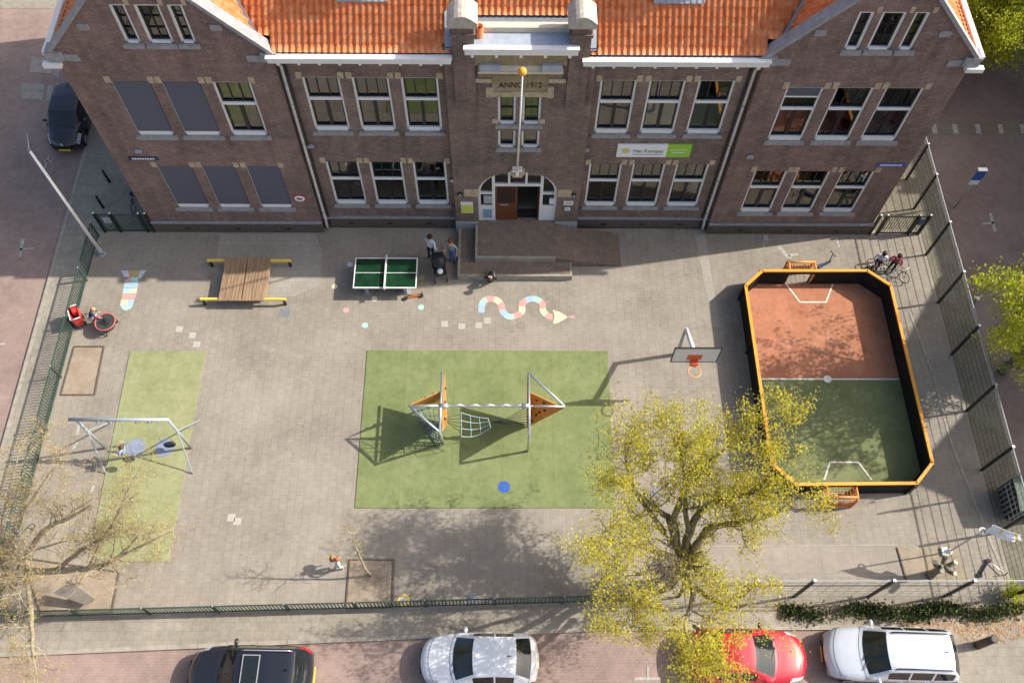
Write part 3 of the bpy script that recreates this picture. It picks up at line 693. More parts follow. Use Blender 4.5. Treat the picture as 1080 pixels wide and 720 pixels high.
k = MB(); k.box(XR-.12, XR-.06, YB+.22, YB+1.1, .66, ZT-.06); k.build('door_leaf', M_DOOR, door, True)['label'] = 'brown door leaf standing open inward'
for xa, z0_, z1_, m_, nm in ((-.85,.85,1.45,plain('blue_notice', (.25,.36,.46), .5),'notice'), (-.82,1.88,2.36,plain('grey_poster', (.42,.42,.44), .5),'poster'), (1.95,1.85,2.2,M_SIGNW,'poster')):
    k = MB(); k.box(xa, xa+.36, y0-.005, y0+.016 if nm == 'notice' else y1-.04, z0_, z1_); k.build(nm, m_, door, True)
for x0, x1 in ((-1.62,-1.02), (2.26,2.84)):
    k = MB(); k.box(x0, x1, YB-.04, YB+.05, 2.52, 2.98); k.build('springer_stone', M_STONE, door, True)
k = MB(); k.add([(.28,YB-.12,4.32),(.86,YB-.12,4.32),(.86,YB-.12,4.1),(.74,YB-.12,3.88),(.40,YB-.12,3.88),(.28,YB-.12,4.1),(.28,YB+.05,4.32),(.86,YB+.05,4.32),(.86,YB+.05,4.1),(.74,YB+.05,3.88),(.40,YB+.05,3.88),(.28,YB+.05,4.1)],
   [(0,5,4,3,2,1),(0,1,7,6),(1,2,8,7),(2,3,9,8),(3,4,10,9),(4,5,11,10),(5,0,6,11)]); k.build('keystone', M_STONE, door, True)
# plinths
for x0, x1, y in ((-15.26,-7.86,YW), (-7.86,-2.06,YM), (3.22,8.96,YM), (8.96,16.1,YW)):
    k = MB(); k.box(x0-(.05 if x0 < -15 else 0), x1+(.05 if x1 > 16 else 0), y-.07, y-.003, 0, .66); pl = k.build('plinth', plain('dark_plinth_brick', (.115,.088,.075), .85, var=.25, scale=9), school, True)
    k = MB(); k.box(x0-(.06 if x0 < -15 else 0), x1+(.06 if x1 > 16 else 0), y-.10, y-.003, .66, .74); k.build('plinth_ledge', M_GSTONE, pl, True)
    for i in range(3):
        xv = x0+(x1-x0)*(i+.7)/3.4; k = MB(); k.box(xv-.12, xv+.12, y-.075, y-.0705, .22, .34); k.build('air_grille', M_BLACK, pl, True)
for x0, x1 in ((-2.06,-1.06), (2.24,3.22)):
    k = MB(); k.box(x0, x1, YB-.09, YB-.003, 0, .72); k.build('base_stone', M_GSTONE, school, True)
# --- roofs
def tilepatch(mb, o, xd, ud, wd, ln, pitch=.212, gauge=.31):
    o = Vector(o); xd = Vector(xd).normalized(); ud = Vector(ud).normalized(); nv = xd.cross(ud); 
    nx = int(wd/pitch)*6; nc = max(1, int(ln/gauge)); b0 = len(mb.v); dx = wd/nx; g_ = ln/nc
    def wv(i):
        t = (i % 6)/6.0; return .031*math.sin(2*math.pi*t)+.006*math.sin(4*math.pi*t)
    for j in range(nc):
        for (u, h) in ((j*g_, .034), ((j+1)*g_, .004)):
            for i in range(nx+1): mb.v.append(o+xd*(i*dx)+ud*u+nv*(wv(i)+h))
    for r_ in range(2*nc-1):
        for i in range(nx):
            a = b0+r_*(nx+1)+i; mb.f.append([a, a+1, a+nx+2, a+nx+1]); mb.mi.append(mb.cur); mb.sm.append(r_ % 2 == 0)
ud = Vector((0, math.cos(SL), math.sin(SL))); RL = 8.2
so = .55
b = MB(); tilepatch(b, (-7.86,EY,EZ), (1,0,0), ud, 7.86-1.76, RL); tilepatch(b, (2.95,EY,EZ-.05), (1,0,0), ud, 8.96-2.95, RL)
tilepatch(b, Vector((-11.6,EY,EZ))+ud*so, (1,0,0), ud, 11.6-7.86, RL-so); tilepatch(b, Vector((8.96,EY,EZ-.05))+ud*so, (1,0,0), ud, 12.5-8.96, RL-so)
st = (onroof(550, 16.5).y-EY)/math.cos(SL); tilepatch(b, Vector((-1.76,EY,EZ))+ud*st, (1,0,0), ud, 2.95+1.76, RL-st)
b.add([(-11.6,EY,EZ-.08),(12.5,EY,EZ-.08),(12.5,EY+RL*ud.y,EZ+RL*ud.z-.1),(-11.6,EY+RL*ud.y,EZ+RL*ud.z-.1),(-11.6,36,EZ-.1),(12.5,36,EZ-.1)], [(3,2,5,4)])
b.build('roof', M_TILE, school, True)
b = MB()
for x0, x1 in ((-7.88,-1.75),(2.95,8.98)): b.add([(x0,EY-.02,EZ-.02),(x1,EY-.02,EZ-.02),(x1,YM+.3,EZ-.06),(x0,YM+.3,EZ-.06)], [(0,1,2,3)])
b.build('eave_board', M_LEADD, school, True)
def wingroof(x0, x1, ze):
    c = (x0+x1)/2; hw = (x1-x0)/2; L_ = 12.6
    b = MB(); A = R(47); sl = (hw+.35)/math.cos(A)
    zz = ze-.35*math.tan(A)+.02
    # right slope: x direction runs +Y, up-slope runs -X ; left slope: x direction runs -Y, up-slope runs +X
    tilepatch(b, (x1+.35,YW+.32,zz-.12), (0,1,0), (-math.cos(A),0,math.sin(A)), L_, sl)
    tilepatch(b, (x0-.35,YW+.32+L_,zz-.12), (0,-1,0), (math.cos(A),0,math.sin(A)), L_, sl)
    b.tube([(c,YW+.3,ze+hw*math.tan(A)-.02),(c,YW+.32+L_,ze+hw*math.tan(A)-.02)], .11, 8)
    return b.build('roof', M_TILE, school, True)
wl_ = wingroof(*LWX, LZE); wr_ = wingroof(*RWX, RZE)
# lead valleys where the main roof meets the wings
for xw, s_ in ((-7.88, -1), (8.98, 1)):
    k = MB(); zed = LZE if s_ < 0 else RZE; a0 = Vector((xw+s_*.0, EY+.0, EZ+.1))
    # intersection of main plane with the inner wing plane
    def vp(y_):
        zm = EZ+(y_-EY)*math.tan(SL); dxx = (zm-(zed-.12))/math.tan(R(47)); return Vector((xw+s_*dxx, y_, zm+.07))
    k.bar(vp(EY+.2), vp(EY+2.9), .16, .02, up=(0,-.7,.7)); k.build('valley', M_LEADD, school, True)
# gutters and downpipes
for x0, x1, z in ((-8.0,-1.78,10.40), (2.72,9.08,10.33)):
    k = MB(); k.box(x0, x1, EY-.21, EY-.06, z-.20, z-.005); k.box(x0-.04, x1+.04, EY-.26, EY-.03, z, z+.07)
    gt = k.build('gutter', M_WHITE, school, True)
    k = MB(); k.box(x0, x1, EY-.055, YM-.003, z-.19, z-.02); k.build('soffit', M_WHITE, gt, True)
    n_ = 9
    for i in range(n_):
        xx = x0+.35+(x1-x0-.7)*i/(n_-1); k = MB(); k.box(xx-.045, xx+.045, EY-.19, EY+.1, z-.30, z-.201); k.build('gutter_bracket', M_WHITE, gt, True)
for x, y_ in ((LWX[0]-.28, 0), (RWX[1]+.28, 0)):
    xg = x+(-.22 if x < 0 else .22); k = MB(); k.box(xg-.09, xg+.09, YW+.36, 35, 9.92, 10.08); k.build('gutter', M_WHITE, school, True); k = MB()
    xa, xb = (x-.16, x+.55) if x < 0 else (x-.55, x+.16)
    k.box(xa+(0 if x < 0 else .1), xb-(.1 if x < 0 else 0), YW-.20, YW-.004, 9.88, 10.06); k.build('gutter', M_WHITE, school, True)
for x, y_, zt in ((-7.72, YM-.12, 10.2), (8.80, YM-.12, 10.1)):
    k = MB(); k.tube([(x+(.12 if x < 0 else -.12),EY-.12,zt),(x,EY-.10,zt-.12),(x,y_,zt-.5),(x,y_,.62),(x,y_-.05,.45),(x,y_-.05,.02)], .058, 10)
    dp = k.build('downpipe', plain('pale_pipe', (.60,.60,.59), .5, var=.15), school, True)
    for z in (1.2, 3.4, 5.6, 7.8):
        k = MB(); k.cyl((x,y_,z), .07, .05, 10); k.build('pipe_clip', M_GSTONE, dp, True)
    k = MB(); k.tube([(x+(.14 if x < 0 else -.14),YM-.06,9.9),(x+(.14 if x < 0 else -.14),YM-.06,.2)], .03, 8); k.build('cable_duct', M_BLACK, dp, True)
# flashing beside the piers
for x0, x1 in ((-1.98,-1.74), (2.93,3.14)):
    k = MB(); k.slab([Vector((x0,EY+.05,EZ+.11)), Vector((x1,EY+.05,EZ+.11)), Vector((x1,EY+.05,EZ+.11))+ud*1.25, Vector((x0,EY+.05,EZ+.11))+ud*1.25], .03); k.build('flashing', M_LEAD, school, True)
# dormers whose aprons show at the top
for xa, xb, yy in ((355,408,4.5), (690,742,6.5)):
    a = onroof(xa, yy); c = onroof(xb, yy); y0 = (a.y+c.y)/2; z0 = (a.z+c.z)/2
    k = MB(); k.box(a.x+.1, c.x-.1, y0+.12, y0+2.2, z0-.2, z0+1.5); dm = k.build('dormer', M_WHITE, school, True)
    k = MB(); nn = 8
    k.slab([Vector((a.x,y0,z0+.10)), Vector((c.x,y0,z0+.10)), Vector((c.x,y0+.28,z0+.42)), Vector((a.x,y0+.28,z0+.42))], .03)
    for i in range(nn+1):
        xx = a.x+(c.x-a.x)*i/nn; k.bar((xx,y0+.0,z0+.13),(xx,y0+.28,z0+.45), .05, .03, up=(0,-.7,.7))
    k.build('apron', M_LEAD, dm, True)
    k = MB(); k.box(a.x-.1, c.x+.1, y0-.05, y0+2.4, z0+1.5, z0+1.62); k.build('dormer_roof', M_LEADD, dm, True)
    k = MB(); k.box(a.x+.25, c.x-.25, y0+.09, y0+.118, z0+.55, z0+1.35); k.build('dormer_pane', M_CGLASS, dm, True)
# --- door steps and ramp
st_ = thing('entrance_steps', 'two tiered clinker steps with pale stone edges before the arched door', 'steps', (.5,22,0))
def pl(a, b, z): p, q = G(*a, z), G(*b, z); return (p.x, q.x, p.y)
xa, xb, ya = pl((482.5,291), (603.5,291), .33); k = MB(); k.box(xa+.1, xb-.1, ya+.1, YB-.02, 0, .325); k.build('lower_step', M_STEP, st_, True)
k = MB(); k.box(xa, xb, ya, ya+.098, 0, .335); k.box(xa, xa+.098, ya+.1, YB-.1, 0, .335); k.box(xb-.098, xb, ya+.1, YB-1.0, 0, .335); k.build('step_edge', M_KERB, st_, True)
xa2, xb2, ya2 = pl((501,272), (586,272), .66); k = MB(); k.box(xa2+.1, xb2, ya2+.1, YB+.09, .327, .655); k.build('upper_step', M_STEP, st_, True)
k = MB(); k.box(xa2, xb2, ya2, ya2+.098, .327, .665); k.box(xa2, xa2+.098, ya2+.1, YB-.1, .327, .665); k.build('step_edge', M_KERB, st_, True)
xr = G(654,271).x; k = MB(); k.add([(xb2+.003,ya2+.02,.65),(xb2+.003,YB-.12,.65),(xr,YB-.12,.01),(xr,ya2+.02,.01),(xb2+.003,ya2+.02,0),(xb2+.003,YB-.12,0)], [(0,3,2,1),(0,4,3),(1,2,5)]); k.build('ramp', M_STEP, st_, True)

# --- things fixed to the facade
sg = thing('school_sign', 'white and lime green school name board above the ground floor windows', 'sign', (5.9,YM-.05,4.8))
k = MB(); k.box(4.46, 6.42, YM-.06, YM-.004, 4.82, 5.57); k.build('sign_panel', M_SIGNW, sg, True)
k = MB(); k.box(6.422, 7.36, YM-.06, YM-.004, 4.82, 5.57); k.build('green_panel', M_SIGNG, sg, True)
k = MB()
for i in range(8):
    a = 2*math.pi*i/8; a2 = a+.4; r1 = .23
    cx, cz = 4.80, 5.20
    k.add([(cx+.09*math.cos(a-.35),YM-.066,cz+.09*math.sin(a-.35)),(cx+.09*math.cos(a+.35),YM-.066,cz+.09*math.sin(a+.35)),(cx+r1*math.cos(a),YM-.066,cz+r1*math.sin(a))], [(0,1,2)])
k.build('compass_emblem', M_SIGNG, sg, True)
k = MB(); k.add([(4.80+.10*math.cos(i*math.pi/6),YM-.069,5.20+.10*math.sin(i*math.pi/6)) for i in range(12)], [tuple(range(12))]); k.build('emblem_centre', M_YELLOW, sg, True)
textmesh('Het Kompas', .27, 'lettering', M_TXT, sg, TM(5.10, YM-.066, 5.10, .86), .008)
k = MB(); k.box(5.1, 6.28, YM-.064, YM-.0605, 4.97, 5.0); k.build('underline', M_TXT, sg, True)
k = MB(); k.box(6.55, 7.2, YM-.064, YM-.0605, 5.24, 5.27); k.box(6.62, 7.12, YM-.064, YM-.0605, 5.08, 5.11); k.build('small_print', M_SIGNW, sg, True)
ov = thing('oval_sign', 'round white sign with red rim and blue figure beside the left downpipe', 'sign', (-8.47,YW-.02,2.4))
def disk_y(cx, cz, rx, rz_, y, n=24): return [(cx+rx*math.cos(2*math.pi*i/n), y, cz+rz_*math.sin(2*math.pi*i/n)) for i in range(n)]
k = MB(); k.slab(disk_y(-8.47,2.42,.25,.22,YW-.03), .03); k.build('rim', M_REDP, ov, True)
k = MB(); k.slab(disk_y(-8.47,2.42,.21,.18,YW-.05), .012); k.build('face', M_SIGNW, ov, True)
k = MB(); k.slab([(-8.60,YW-.06,2.40),(-8.50,YW-.06,2.35),(-8.36,YW-.06,2.37),(-8.36,YW-.06,2.46),(-8.46,YW-.06,2.45),(-8.55,YW-.06,2.50)], .006); k.build('figure', M_NAVY, ov, True)
for x0, x1, z, lb in ((-14.64,-13.5,4.93,'blue street name plate on the left wing above the screened windows'), (14.82,15.95,4.72,'blue street name plate near the right corner of the facade')):
    t = thing('street_name_plate', lb, 'street sign', ((x0+x1)/2,YW-.02,z))
    k = MB(); k.box(x0, x1, YW-.035, YW-.004, z-.10, z+.10); k.build('plate', M_BLUE if x0 > 0 else M_NAVY, t, True)
    k = MB(); nx_ = 9
    for i in range(nx_):
        xx = x0+.12+(x1-x0-.24)*i/nx_; k.box(xx, xx+(x1-x0-.24)/nx_*.72, YW-.039, YW-.0355, z-.045, z+.045)
    k.build('worn_lettering', M_SIGNW, t, True)
for px_, py_, Y_, lb in ((147,159,YW,'small grey wall lamp above the left street name plate'), (328,154,YM,'small white wall lamp between the two window rows left of the entrance'), (618,157.5,YM,'small white wall lamp left of the school name board'), (790.5,165,YW,'small grey wall lamp at the left edge of the right wing')):
    q = FY(px_, py_, Y_); t = thing('wall_lamp', lb, 'lamp', (q.x,Y_,q.z))
    k = MB(); k.box(-.04,.04,-.07,-.004,-.05,.02); k.build('bracket', M_GSTONE, t)
    k = MB(); k.box(-.12,.12,-.14,-.02,.021,.10); k.build('housing', M_LEAD, t)
for px_, py_, lb in ((477,188.5,'small round white lamp right of the last ground floor window before the entrance'), (485,204,'dark round lamp on the brick left of the door arch'), (605,205,'dark round lamp on the brick right of the door arch')):
    q = FY(px_, py_, YM if px_ < 480 else YB); t = thing('bulkhead_lamp', lb, 'lamp', (q.x,q.y,q.z))
    k = MB(); k.tube([(0,-.004,0),(0,-.08,0)], .10, 14); k.build('lamp_base', M_BLACK, t); k = MB(); k.ball((0,-.1,0), .075, .075, .075); k.build('globe', M_WHITE if px_ < 480 else M_LEADD, t)
t = thing('notice_board', 'yellow and white poster on the brick left of the arched door', 'poster', (-1.53,YB-.02,1.4))
k = MB(); k.box(-1.79,-1.28, YB-.03, YB-.004, 1.36, 2.12); k.build('board', M_SIGNW, t, True)
k = MB(); k.box(-1.77,-1.30, YB-.036, YB-.031, 1.38, 1.93); k.build('yellow_sheet', M_POSTERY, t, True)
for x0, x1, z0, z1, lb in ((2.55,2.95,1.95,2.20,'white plaque on the brick right of the door arch'), (2.62,2.85,1.55,1.75,'small pale plaque below the larger one right of the door arch')):
    t = thing('wall_plaque', lb, 'plaque', (x0,YB,z0)); k = MB(); k.box(x0, x1, YB-.03, YB-.004, z0, z1); k.build('plate', M_SIGNW, t, True)
    k = MB(); k.box(x0+.05, x1-.05, YB-.034, YB-.0305, (z0+z1)/2-.02, (z0+z1)/2+.03); k.build('dark_print', M_DTXT, t, True)
fp = thing('facade_flagpole', 'thin white flagpole with orange ball leaning out above the door', 'flagpole', (.56,YB-.1,4.25))
b0 = Vector((.56,YB-.14,4.2)); b1 = FY(551,78,21.7)
k = MB(); k.tube([b0, b1], [.045,.03], 10); k.build('pole', M_WHITE, fp, True)
k = MB(); k.ball(b1+Vector((0,0,.1)), .15); k.build('finial_ball', M_ORANGE, fp, True)
k = MB(); k.box(.36,.76,YB-.2,YB-.002,4.35,4.45); k.box(.50,.62,YB-.26,YB-.002,4.12,4.349); k.build('bracket', M_WHITE, fp, True)
# ================================================================== ball court
court = thing('ball_court', 'sunken looking sports court with black board walls and bright orange top rail', 'ball court', (13.1,15.7,0))
RIM = [(10.06,19.62),(10.85,20.36),(15.27,20.38),(16.10,19.66),(16.12,11.88),(15.36,11.08),(10.88,11.03),(10.08,11.84)]
GT, GBm = (12.05,13.15), (12.02,13.12)
def wallseg(a, b, z0, z1):
    k = MB(); a = Vector((*a,0)); b = Vector((*b,0)); d = (b-a).normalized(); h = (z1-z0)
    k.bar(a+Vector((0,0,(z0+z1)/2)), b+Vector((0,0,(z0+z1)/2)), .07, h); k.build('wall_panel', M_BOARD, court, True)
for i in range(8):
    a, b = RIM[i], RIM[(i+1) % 8]
    if i == 1:
        wallseg(a, (GT[0], a[1]+.005), .0, .985); wallseg((GT[1], a[1]+.01), b, .0, .985); wallseg((GT[0], a[1]+.007), (GT[1], a[1]+.009), .80, .985)
    elif i == 5:
        wallseg(a, (GBm[1], 11.045), 0, .985); wallseg((GBm[0], 11.04), b, 0, .985); wallseg((GBm[1], 11.043), (GBm[0], 11.041), .80, .985)
    else: wallseg(a, b, 0, .985)
    k = MB(); A = Vector((*a,1.02)); B = Vector((*b,1.02)); d = (B-A).normalized()*.02; k.bar(A-d, B+d, .115, .07); k.build('top_rail', M_ORANGE, court, True)
    k = MB(); n_ = max(1, int((B-A).length/2.0))
    for j in range(n_+1):
        p = A.lerp(B, (j+.02)/(n_+.04)); out = Vector((p.x-13.1, p.y-15.7, 0)); nn = Vector((-(B-A).y, (B-A).x, 0)).normalized()
        if nn.dot(out) < 0: nn = -nn
        q = p+nn*.075; k = MB(); k.box(q.x-.035, q.x+.035, q.y-.035, q.y+.035, 0, .98); k.build('post', M_BLACK, court, True)
def goal(x0, x1, yi, yo, z, s_):
    t = thing('goal_cage', 'orange goal cage at the %s end of the ball court' % ('school' if s_ > 0 else 'street'), 'goal', ((x0+x1)/2, yi, 0), 0, None)
    for x in (x0, x1):
        k = MB(); k.tube([(x,yi,0.02),(x,yi,z),(x,yo-.1*s_,z),(x,yo,z-.1),(x,yo,.02)], .045, 8); k.build('side_frame', M_GOALO, t, True)
    k = MB(); k.tube([(x0,yo-.1*s_,z),(x1,yo-.1*s_,z)], .045, 8); k.build('back_bar', M_ORANGE if s_ > 0 else M_GOALO, t, True)
    k = MB(); k.tube([(x0,yo,.06),(x1,yo,.06)], .03, 8); k.build('ground_bar', M_GOALO, t, True)
    k = MB()
    n_ = 9
    for i in range(1, n_):
        x = x0+(x1-x0)*i/n_; k.tube([(x,yi,z),(x,yo-.1*s_,z),(x,yo,z-.1),(x,yo,.06)], .008, 4, False)
    for j in range(1, 6): zz = z*j/6; k.tube([(x0,yo,zz),(x1,yo,zz)], .008, 4, False); k.tube([(x0,yi,zz),(x0,yo,zz)], .008, 4, False); k.tube([(x1,yi,zz),(x1,yo,zz)], .008, 4, False)
    k.build('net', M_GOALO, t, True)
    k = MB(); k.slab([(x0+.02,yo-.02*s_,.08),(x1-.02,yo-.02*s_,.08),(x1-.02,yo-.02*s_,z*.55),(x0+.02,yo-.02*s_,z*.55)], .02); k.build('back_panel', plain('scuffed_orange_panel', (.50,.24,.12), .7, var=.3, scale=4), t, True)
goal(*GT, 20.40, 20.95, .95, 1); goal(*GBm, 11.00, 10.48, .92, -1)
ym = G(870,400).y
INS = [(p[0]+(.03 if p[0] < 13 else -.03), p[1]+(.03 if p[1] < 15 else -.03)) for p in RIM]
sheet([INS[0], INS[1], INS[2], INS[3], (16.08,ym), (10.1,ym)], .03, 'red_court_carpet', M_CRED, .05)
sheet([(10.1,ym), (16.08,ym), INS[4], INS[5], INS[6], INS[7]], .03, 'green_court_carpet', M_CGRN, .05)
M_LINE = plain('white_court_line', (.74,.70,.62), .9, var=.12, scale=10)
def line(a, b, wd, z=.036): k = MB(); k.bar((a[0],a[1],z), (b[0],b[1],z), wd, .006); struct(k, 'court_line', M_LINE)
line((10.12,ym),(16.06,ym),.06)
c_ = G(872.5,400); disc(Vector((c_.x,ym,0)), .16, .040, 'court_line', M_LINE)
q = [G(829,300),G(843.5,319),G(871,319),G(878,300)]
for a, b in zip(q, q[1:]): line(a, b, .06)
q = [G(869,506),G(875,487.5),G(905,487.5),G(919,506)]
for a, b in zip(q, q[1:]): line(a, b, .06)

# ================================================================== basketball hoop
t = thing('basketball_hoop', 'white basketball backboard with orange square on a bent steel post', 'basketball hoop', (7.15,16.95,0))
by = 15.38
TL, TR, BL, BR = FY(713,366.5,by), FY(761,368,by), FY(708,380,by), FY(754,381.5,by)
x0, x1, z0, z1 = (TL.x+BL.x)/2, (TR.x+BR.x)/2, (BL.z+BR.z)/2, (TL.z+TR.z)/2; bc = (x0+x1)/2
k = MB(); k.tube([(7.15,16.95,0),(7.15,16.95,2.15)], [.085,.08], 12); k.cyl((7.15,16.95,0), .16, .03); k.build('post', plain('grey_post_paint', (.40,.40,.39), .5, var=.1), t, True)
k = MB(); k.tube([(7.15,16.95,2.1),(bc+.0,by+.06,(z0+z1)/2-.1)], .085, 12); k.build('arm', M_WHITE, t, True)
k = MB(); k.box(x0, x1, by-.02, by+.02, z0, z1); bd = k.build('backboard', plain('backboard_grey_white', (.70,.71,.72), .4, var=.05), t, True)
k = MB()
for a in ((x0-.03,x1+.03,z1,z1+.04),(x0-.03,x1+.03,z0-.04,z0),(x0-.035,x0-.001,z0-.04,z1+.04),(x1+.001,x1+.035,z0-.04,z1+.04)): k.box(a[0],a[1],by-.03,by+.03,a[2],a[3])
k.build('board_frame', M_BLACK, bd, True)
k = MB(); k.box(bc-.30,bc+.25,by-.03,by-.021,z0+.18,z0+.55); k.build('target_square', plain('target_orange', (.66,.13,.03), .5, var=.05), bd, True)
k = MB(); k.box(bc-.14,bc+.14,by-.22,by-.022,z0-.06,z0+.17); k.build('ring_plate', plain('ring_plate_red', (.60,.10,.03), .5, var=.05), t, True)
k = MB(); k.ring((bc,by-.45,z0+.02), .235, .022, 28, 8); k.build('ring', plain('ring_orange', (.85,.38,.16), .45, var=.05), t, True)

# ================================================================== swing
sw = thing('playground_swing', 'pale steel double swing frame standing across the worn grass strip', 'swing', (-13.6,12.8,0))
PR, PL = Vector((-12.05,12.84,0)), Vector((-15.35,12.84,0)); ZB = 2.80
k = MB(); k.tube([(PL.x-.25,12.84,ZB),(PR.x+.05,12.84,ZB)], .062, 12); k.build('top_beam', M_LSTEEL, sw, True)
for p in (PL, PR):
    k = MB(); k.tube([p+Vector((0,0,0)), p+Vector((0,0,ZB))], .047, 10); k.build('post', M_LSTEEL, sw, True)
    for s_ in (1, -1):
        f_ = G(212.5,442) if s_ > 0 else G(203.3,499.7); f_ = Vector((p.x+(f_.x-PR.x), f_.y, 0))
        m_ = p+Vector((0,0,1.6)); q1 = m_.lerp(f_, .12)+Vector((0,0,.12))
        k = MB(); k.tube(cat([tuple(m_+Vector((0,0,.1))), tuple(q1), tuple(m_.lerp(f_, .5)+Vector((0,0,.06))), tuple(f_)], 4), .027, 8); k.build('brace', M_LSTEEL, sw, True)
for cx in (-14.35, -12.95):
    k = MB(); 
    for dx in (-.22, .22): k.tube([(cx+dx-.06,12.84,ZB-.1),(cx+dx+.06,12.84,ZB-.1)], .11, 10)
    k.build('hanger', M_STEEL, sw, True)
for i, (cx, sy, sz) in enumerate(((-14.05,12.10,.75), (-12.72,12.80,.48))):
    s_ = thing('hanging_swing', ['black swing seat with a child on it','empty black swing seat over the right rubber mat'][i], 'swing seat', (cx,sy,sz))
    k = MB(); k.ball((0,0,0), .24, .13, .03, 14, 6); k.build('seat', M_RUBBER, s_)
    for dx in (-.22, .22):
        k = MB(); k.tube([(dx,0,.02),(dx-(.3 if i == 0 else 0)*0,12.84-sy,ZB-.12-sz)], .012, 5); k.build('chain', M_STEEL, s_)

# ================================================================== climbing frame
cf = thing('climbing_frame', 'steel climbing frame with orange triangular panels and rope nets on the big grass mat', 'climbing frame', (-.6,13.5,0))
ZC = 2.16
def P3(x, y, z=ZC): return Vector((x, y, z))
XRr, XLl, YC = .98, -2.30, 13.68
def T(nm, pts, r, mat=M_STEEL, n=10): k = MB(); k.tube(pts, r, n); return k.build(nm, mat, cf, True)
T('cross_tube', [P3(XRr,12.62),P3(XRr,15.05)], .044); T('cross_tube', [P3(XLl,12.55),P3(XLl,15.05)], .044)
T('support_post', [P3(XRr,12.72,0),P3(XRr,12.64)], .05); T('support_post', [P3(XLl,13.05,0),P3(XLl,12.60)], .05)
T('outer_tube', [P3(XRr,YC),P3(2.32,13.66)], .042); T('outer_tube', [P3(XLl,YC),P3(-3.50,13.66)], .042)
T('diagonal_tube', [P3(XRr,15.03),P3(2.30,13.68)], .042, M_LSTEEL); T('diagonal_tube', [P3(XLl,12.62),P3(-3.42,13.62)], .042, M_LSTEEL)
k = MB(); n_ = 40; k.tube([P3(XLl+(XRr-XLl)*i/n_, YC+.03*math.sin(i*.9), ZC+.03*math.cos(i*.9)) for i in range(n_+1)], [.055+.012*math.sin(i*.9) for i in range(n_+1)], 10); k.build('twisted_bar', M_STEEL, cf, True)
for x in (XRr-.12, XLl+.12):
    k = MB(); k.tube([P3(x-.14,YC),P3(x+.14,YC)], .10, 12); k.build('clamp', M_STEEL, cf, True)
def tri(pts, holds, mat=M_ORWOOD):
    k = MB(); k.slab(pts, .035); pn = k.build('climbing_panel', mat, cf, True)
    a, b, c = (Vector(p) for p in pts); nv = (b-a).cross(c-a).normalized()
    if nv.z < 0: nv = -nv
    for u, v in holds:
        q = a+(b-a)*u+(c-a)*v+nv*.03; k = MB(); k.ball(q, .055, .055, .035, 8, 5); k.build('hold', M_BLACK, pn, True)
tri([P3(XRr+.06,14.25,2.12), P3(2.28,13.62,2.12), P3(1.05,13.75,.06)], [(.2,.12),(.42,.1),(.7,.08),(.1,.35),(.45,.3),(.2,.55),(.3,.42),(.08,.78)])
tri([P3(XRr-.03,12.72,2.10), P3(XRr-.03,14.98,2.10), P3(XRr-.03,13.85,.06)], [], M_ORDARK)
tri([P3(XLl+.09,12.70,2.10), P3(XLl+.09,14.98,2.10), P3(XLl+.12,13.85,.06)], [(.2,.1),(.5,.1),(.75,.08)])
tri([P3(-3.42,13.74,2.12), P3(XLl-.07,14.28,2.12), P3(XLl-.07,14.75,.08)], [(.45,.05),(.72,.06),(.85,.12),(.6,.2)], M_ORWOOD)
# nets
def net(pts4, nu, nv, r, mat, name):
    k = MB(); a, b, c, d = (Vector(p) for p in pts4)      # a->b top, d->c bottom
    def q(u, v): return (a.lerp(b, u)).lerp(d.lerp(c, u), v)+Vector((0,0,-.28*math.sin(math.pi*u)*(.35+v)))
    for i in range(nu+1): k.tube([q(i/nu, j/8) for j in range(9)], r, 5, False)
    for j in range(nv+1): k.tube([q(i/8, j/nv) for i in range(9)], r, 5, False)
    for i in range(1, nu):
        for j in range(1, nv): k.ball(q(i/nu, j/nv), r*2.2, None, None, 6, 4)
    k.build(name, mat, cf, True)
net([P3(XLl-.08,12.72), P3(-3.40,13.58), P3(-2.75,13.0,.35), P3(XLl-.05,12.85,.3)], 5, 6, .013, M_DROPE, 'rope_net')
net([P3(-3.30,13.62,2.1), P3(XLl-.1,13.62,2.1), P3(XLl-.1,12.9,.2), P3(-2.9,13.2,.6)], 5, 5, .013, M_ROPE, 'rope_net')
net([P3(-1.55,13.5,1.95), P3(-.55,13.35,1.75), P3(-.45,13.05,1.6), P3(-1.55,12.75,1.45)], 3, 3, .011, M_ROPE, 'rope_net')
k = MB()
for i in range(6):
    zz = .25+i*.33; k.tube([P3(XRr-.06,13.85-.06*i*.3,zz), P3(.1,13.35,1.2+.1*i), P3(-.5,13.25,1.65)], .012, 5, False)
for i in range(5):
    k.tube([P3(XLl+.15,13.7-.1*i,.5+.35*i), P3(-1.55,12.9+.14*i,1.5+.1*i)], .012, 5, False)
k.build('guy_rope', M_DROPE, cf, True)

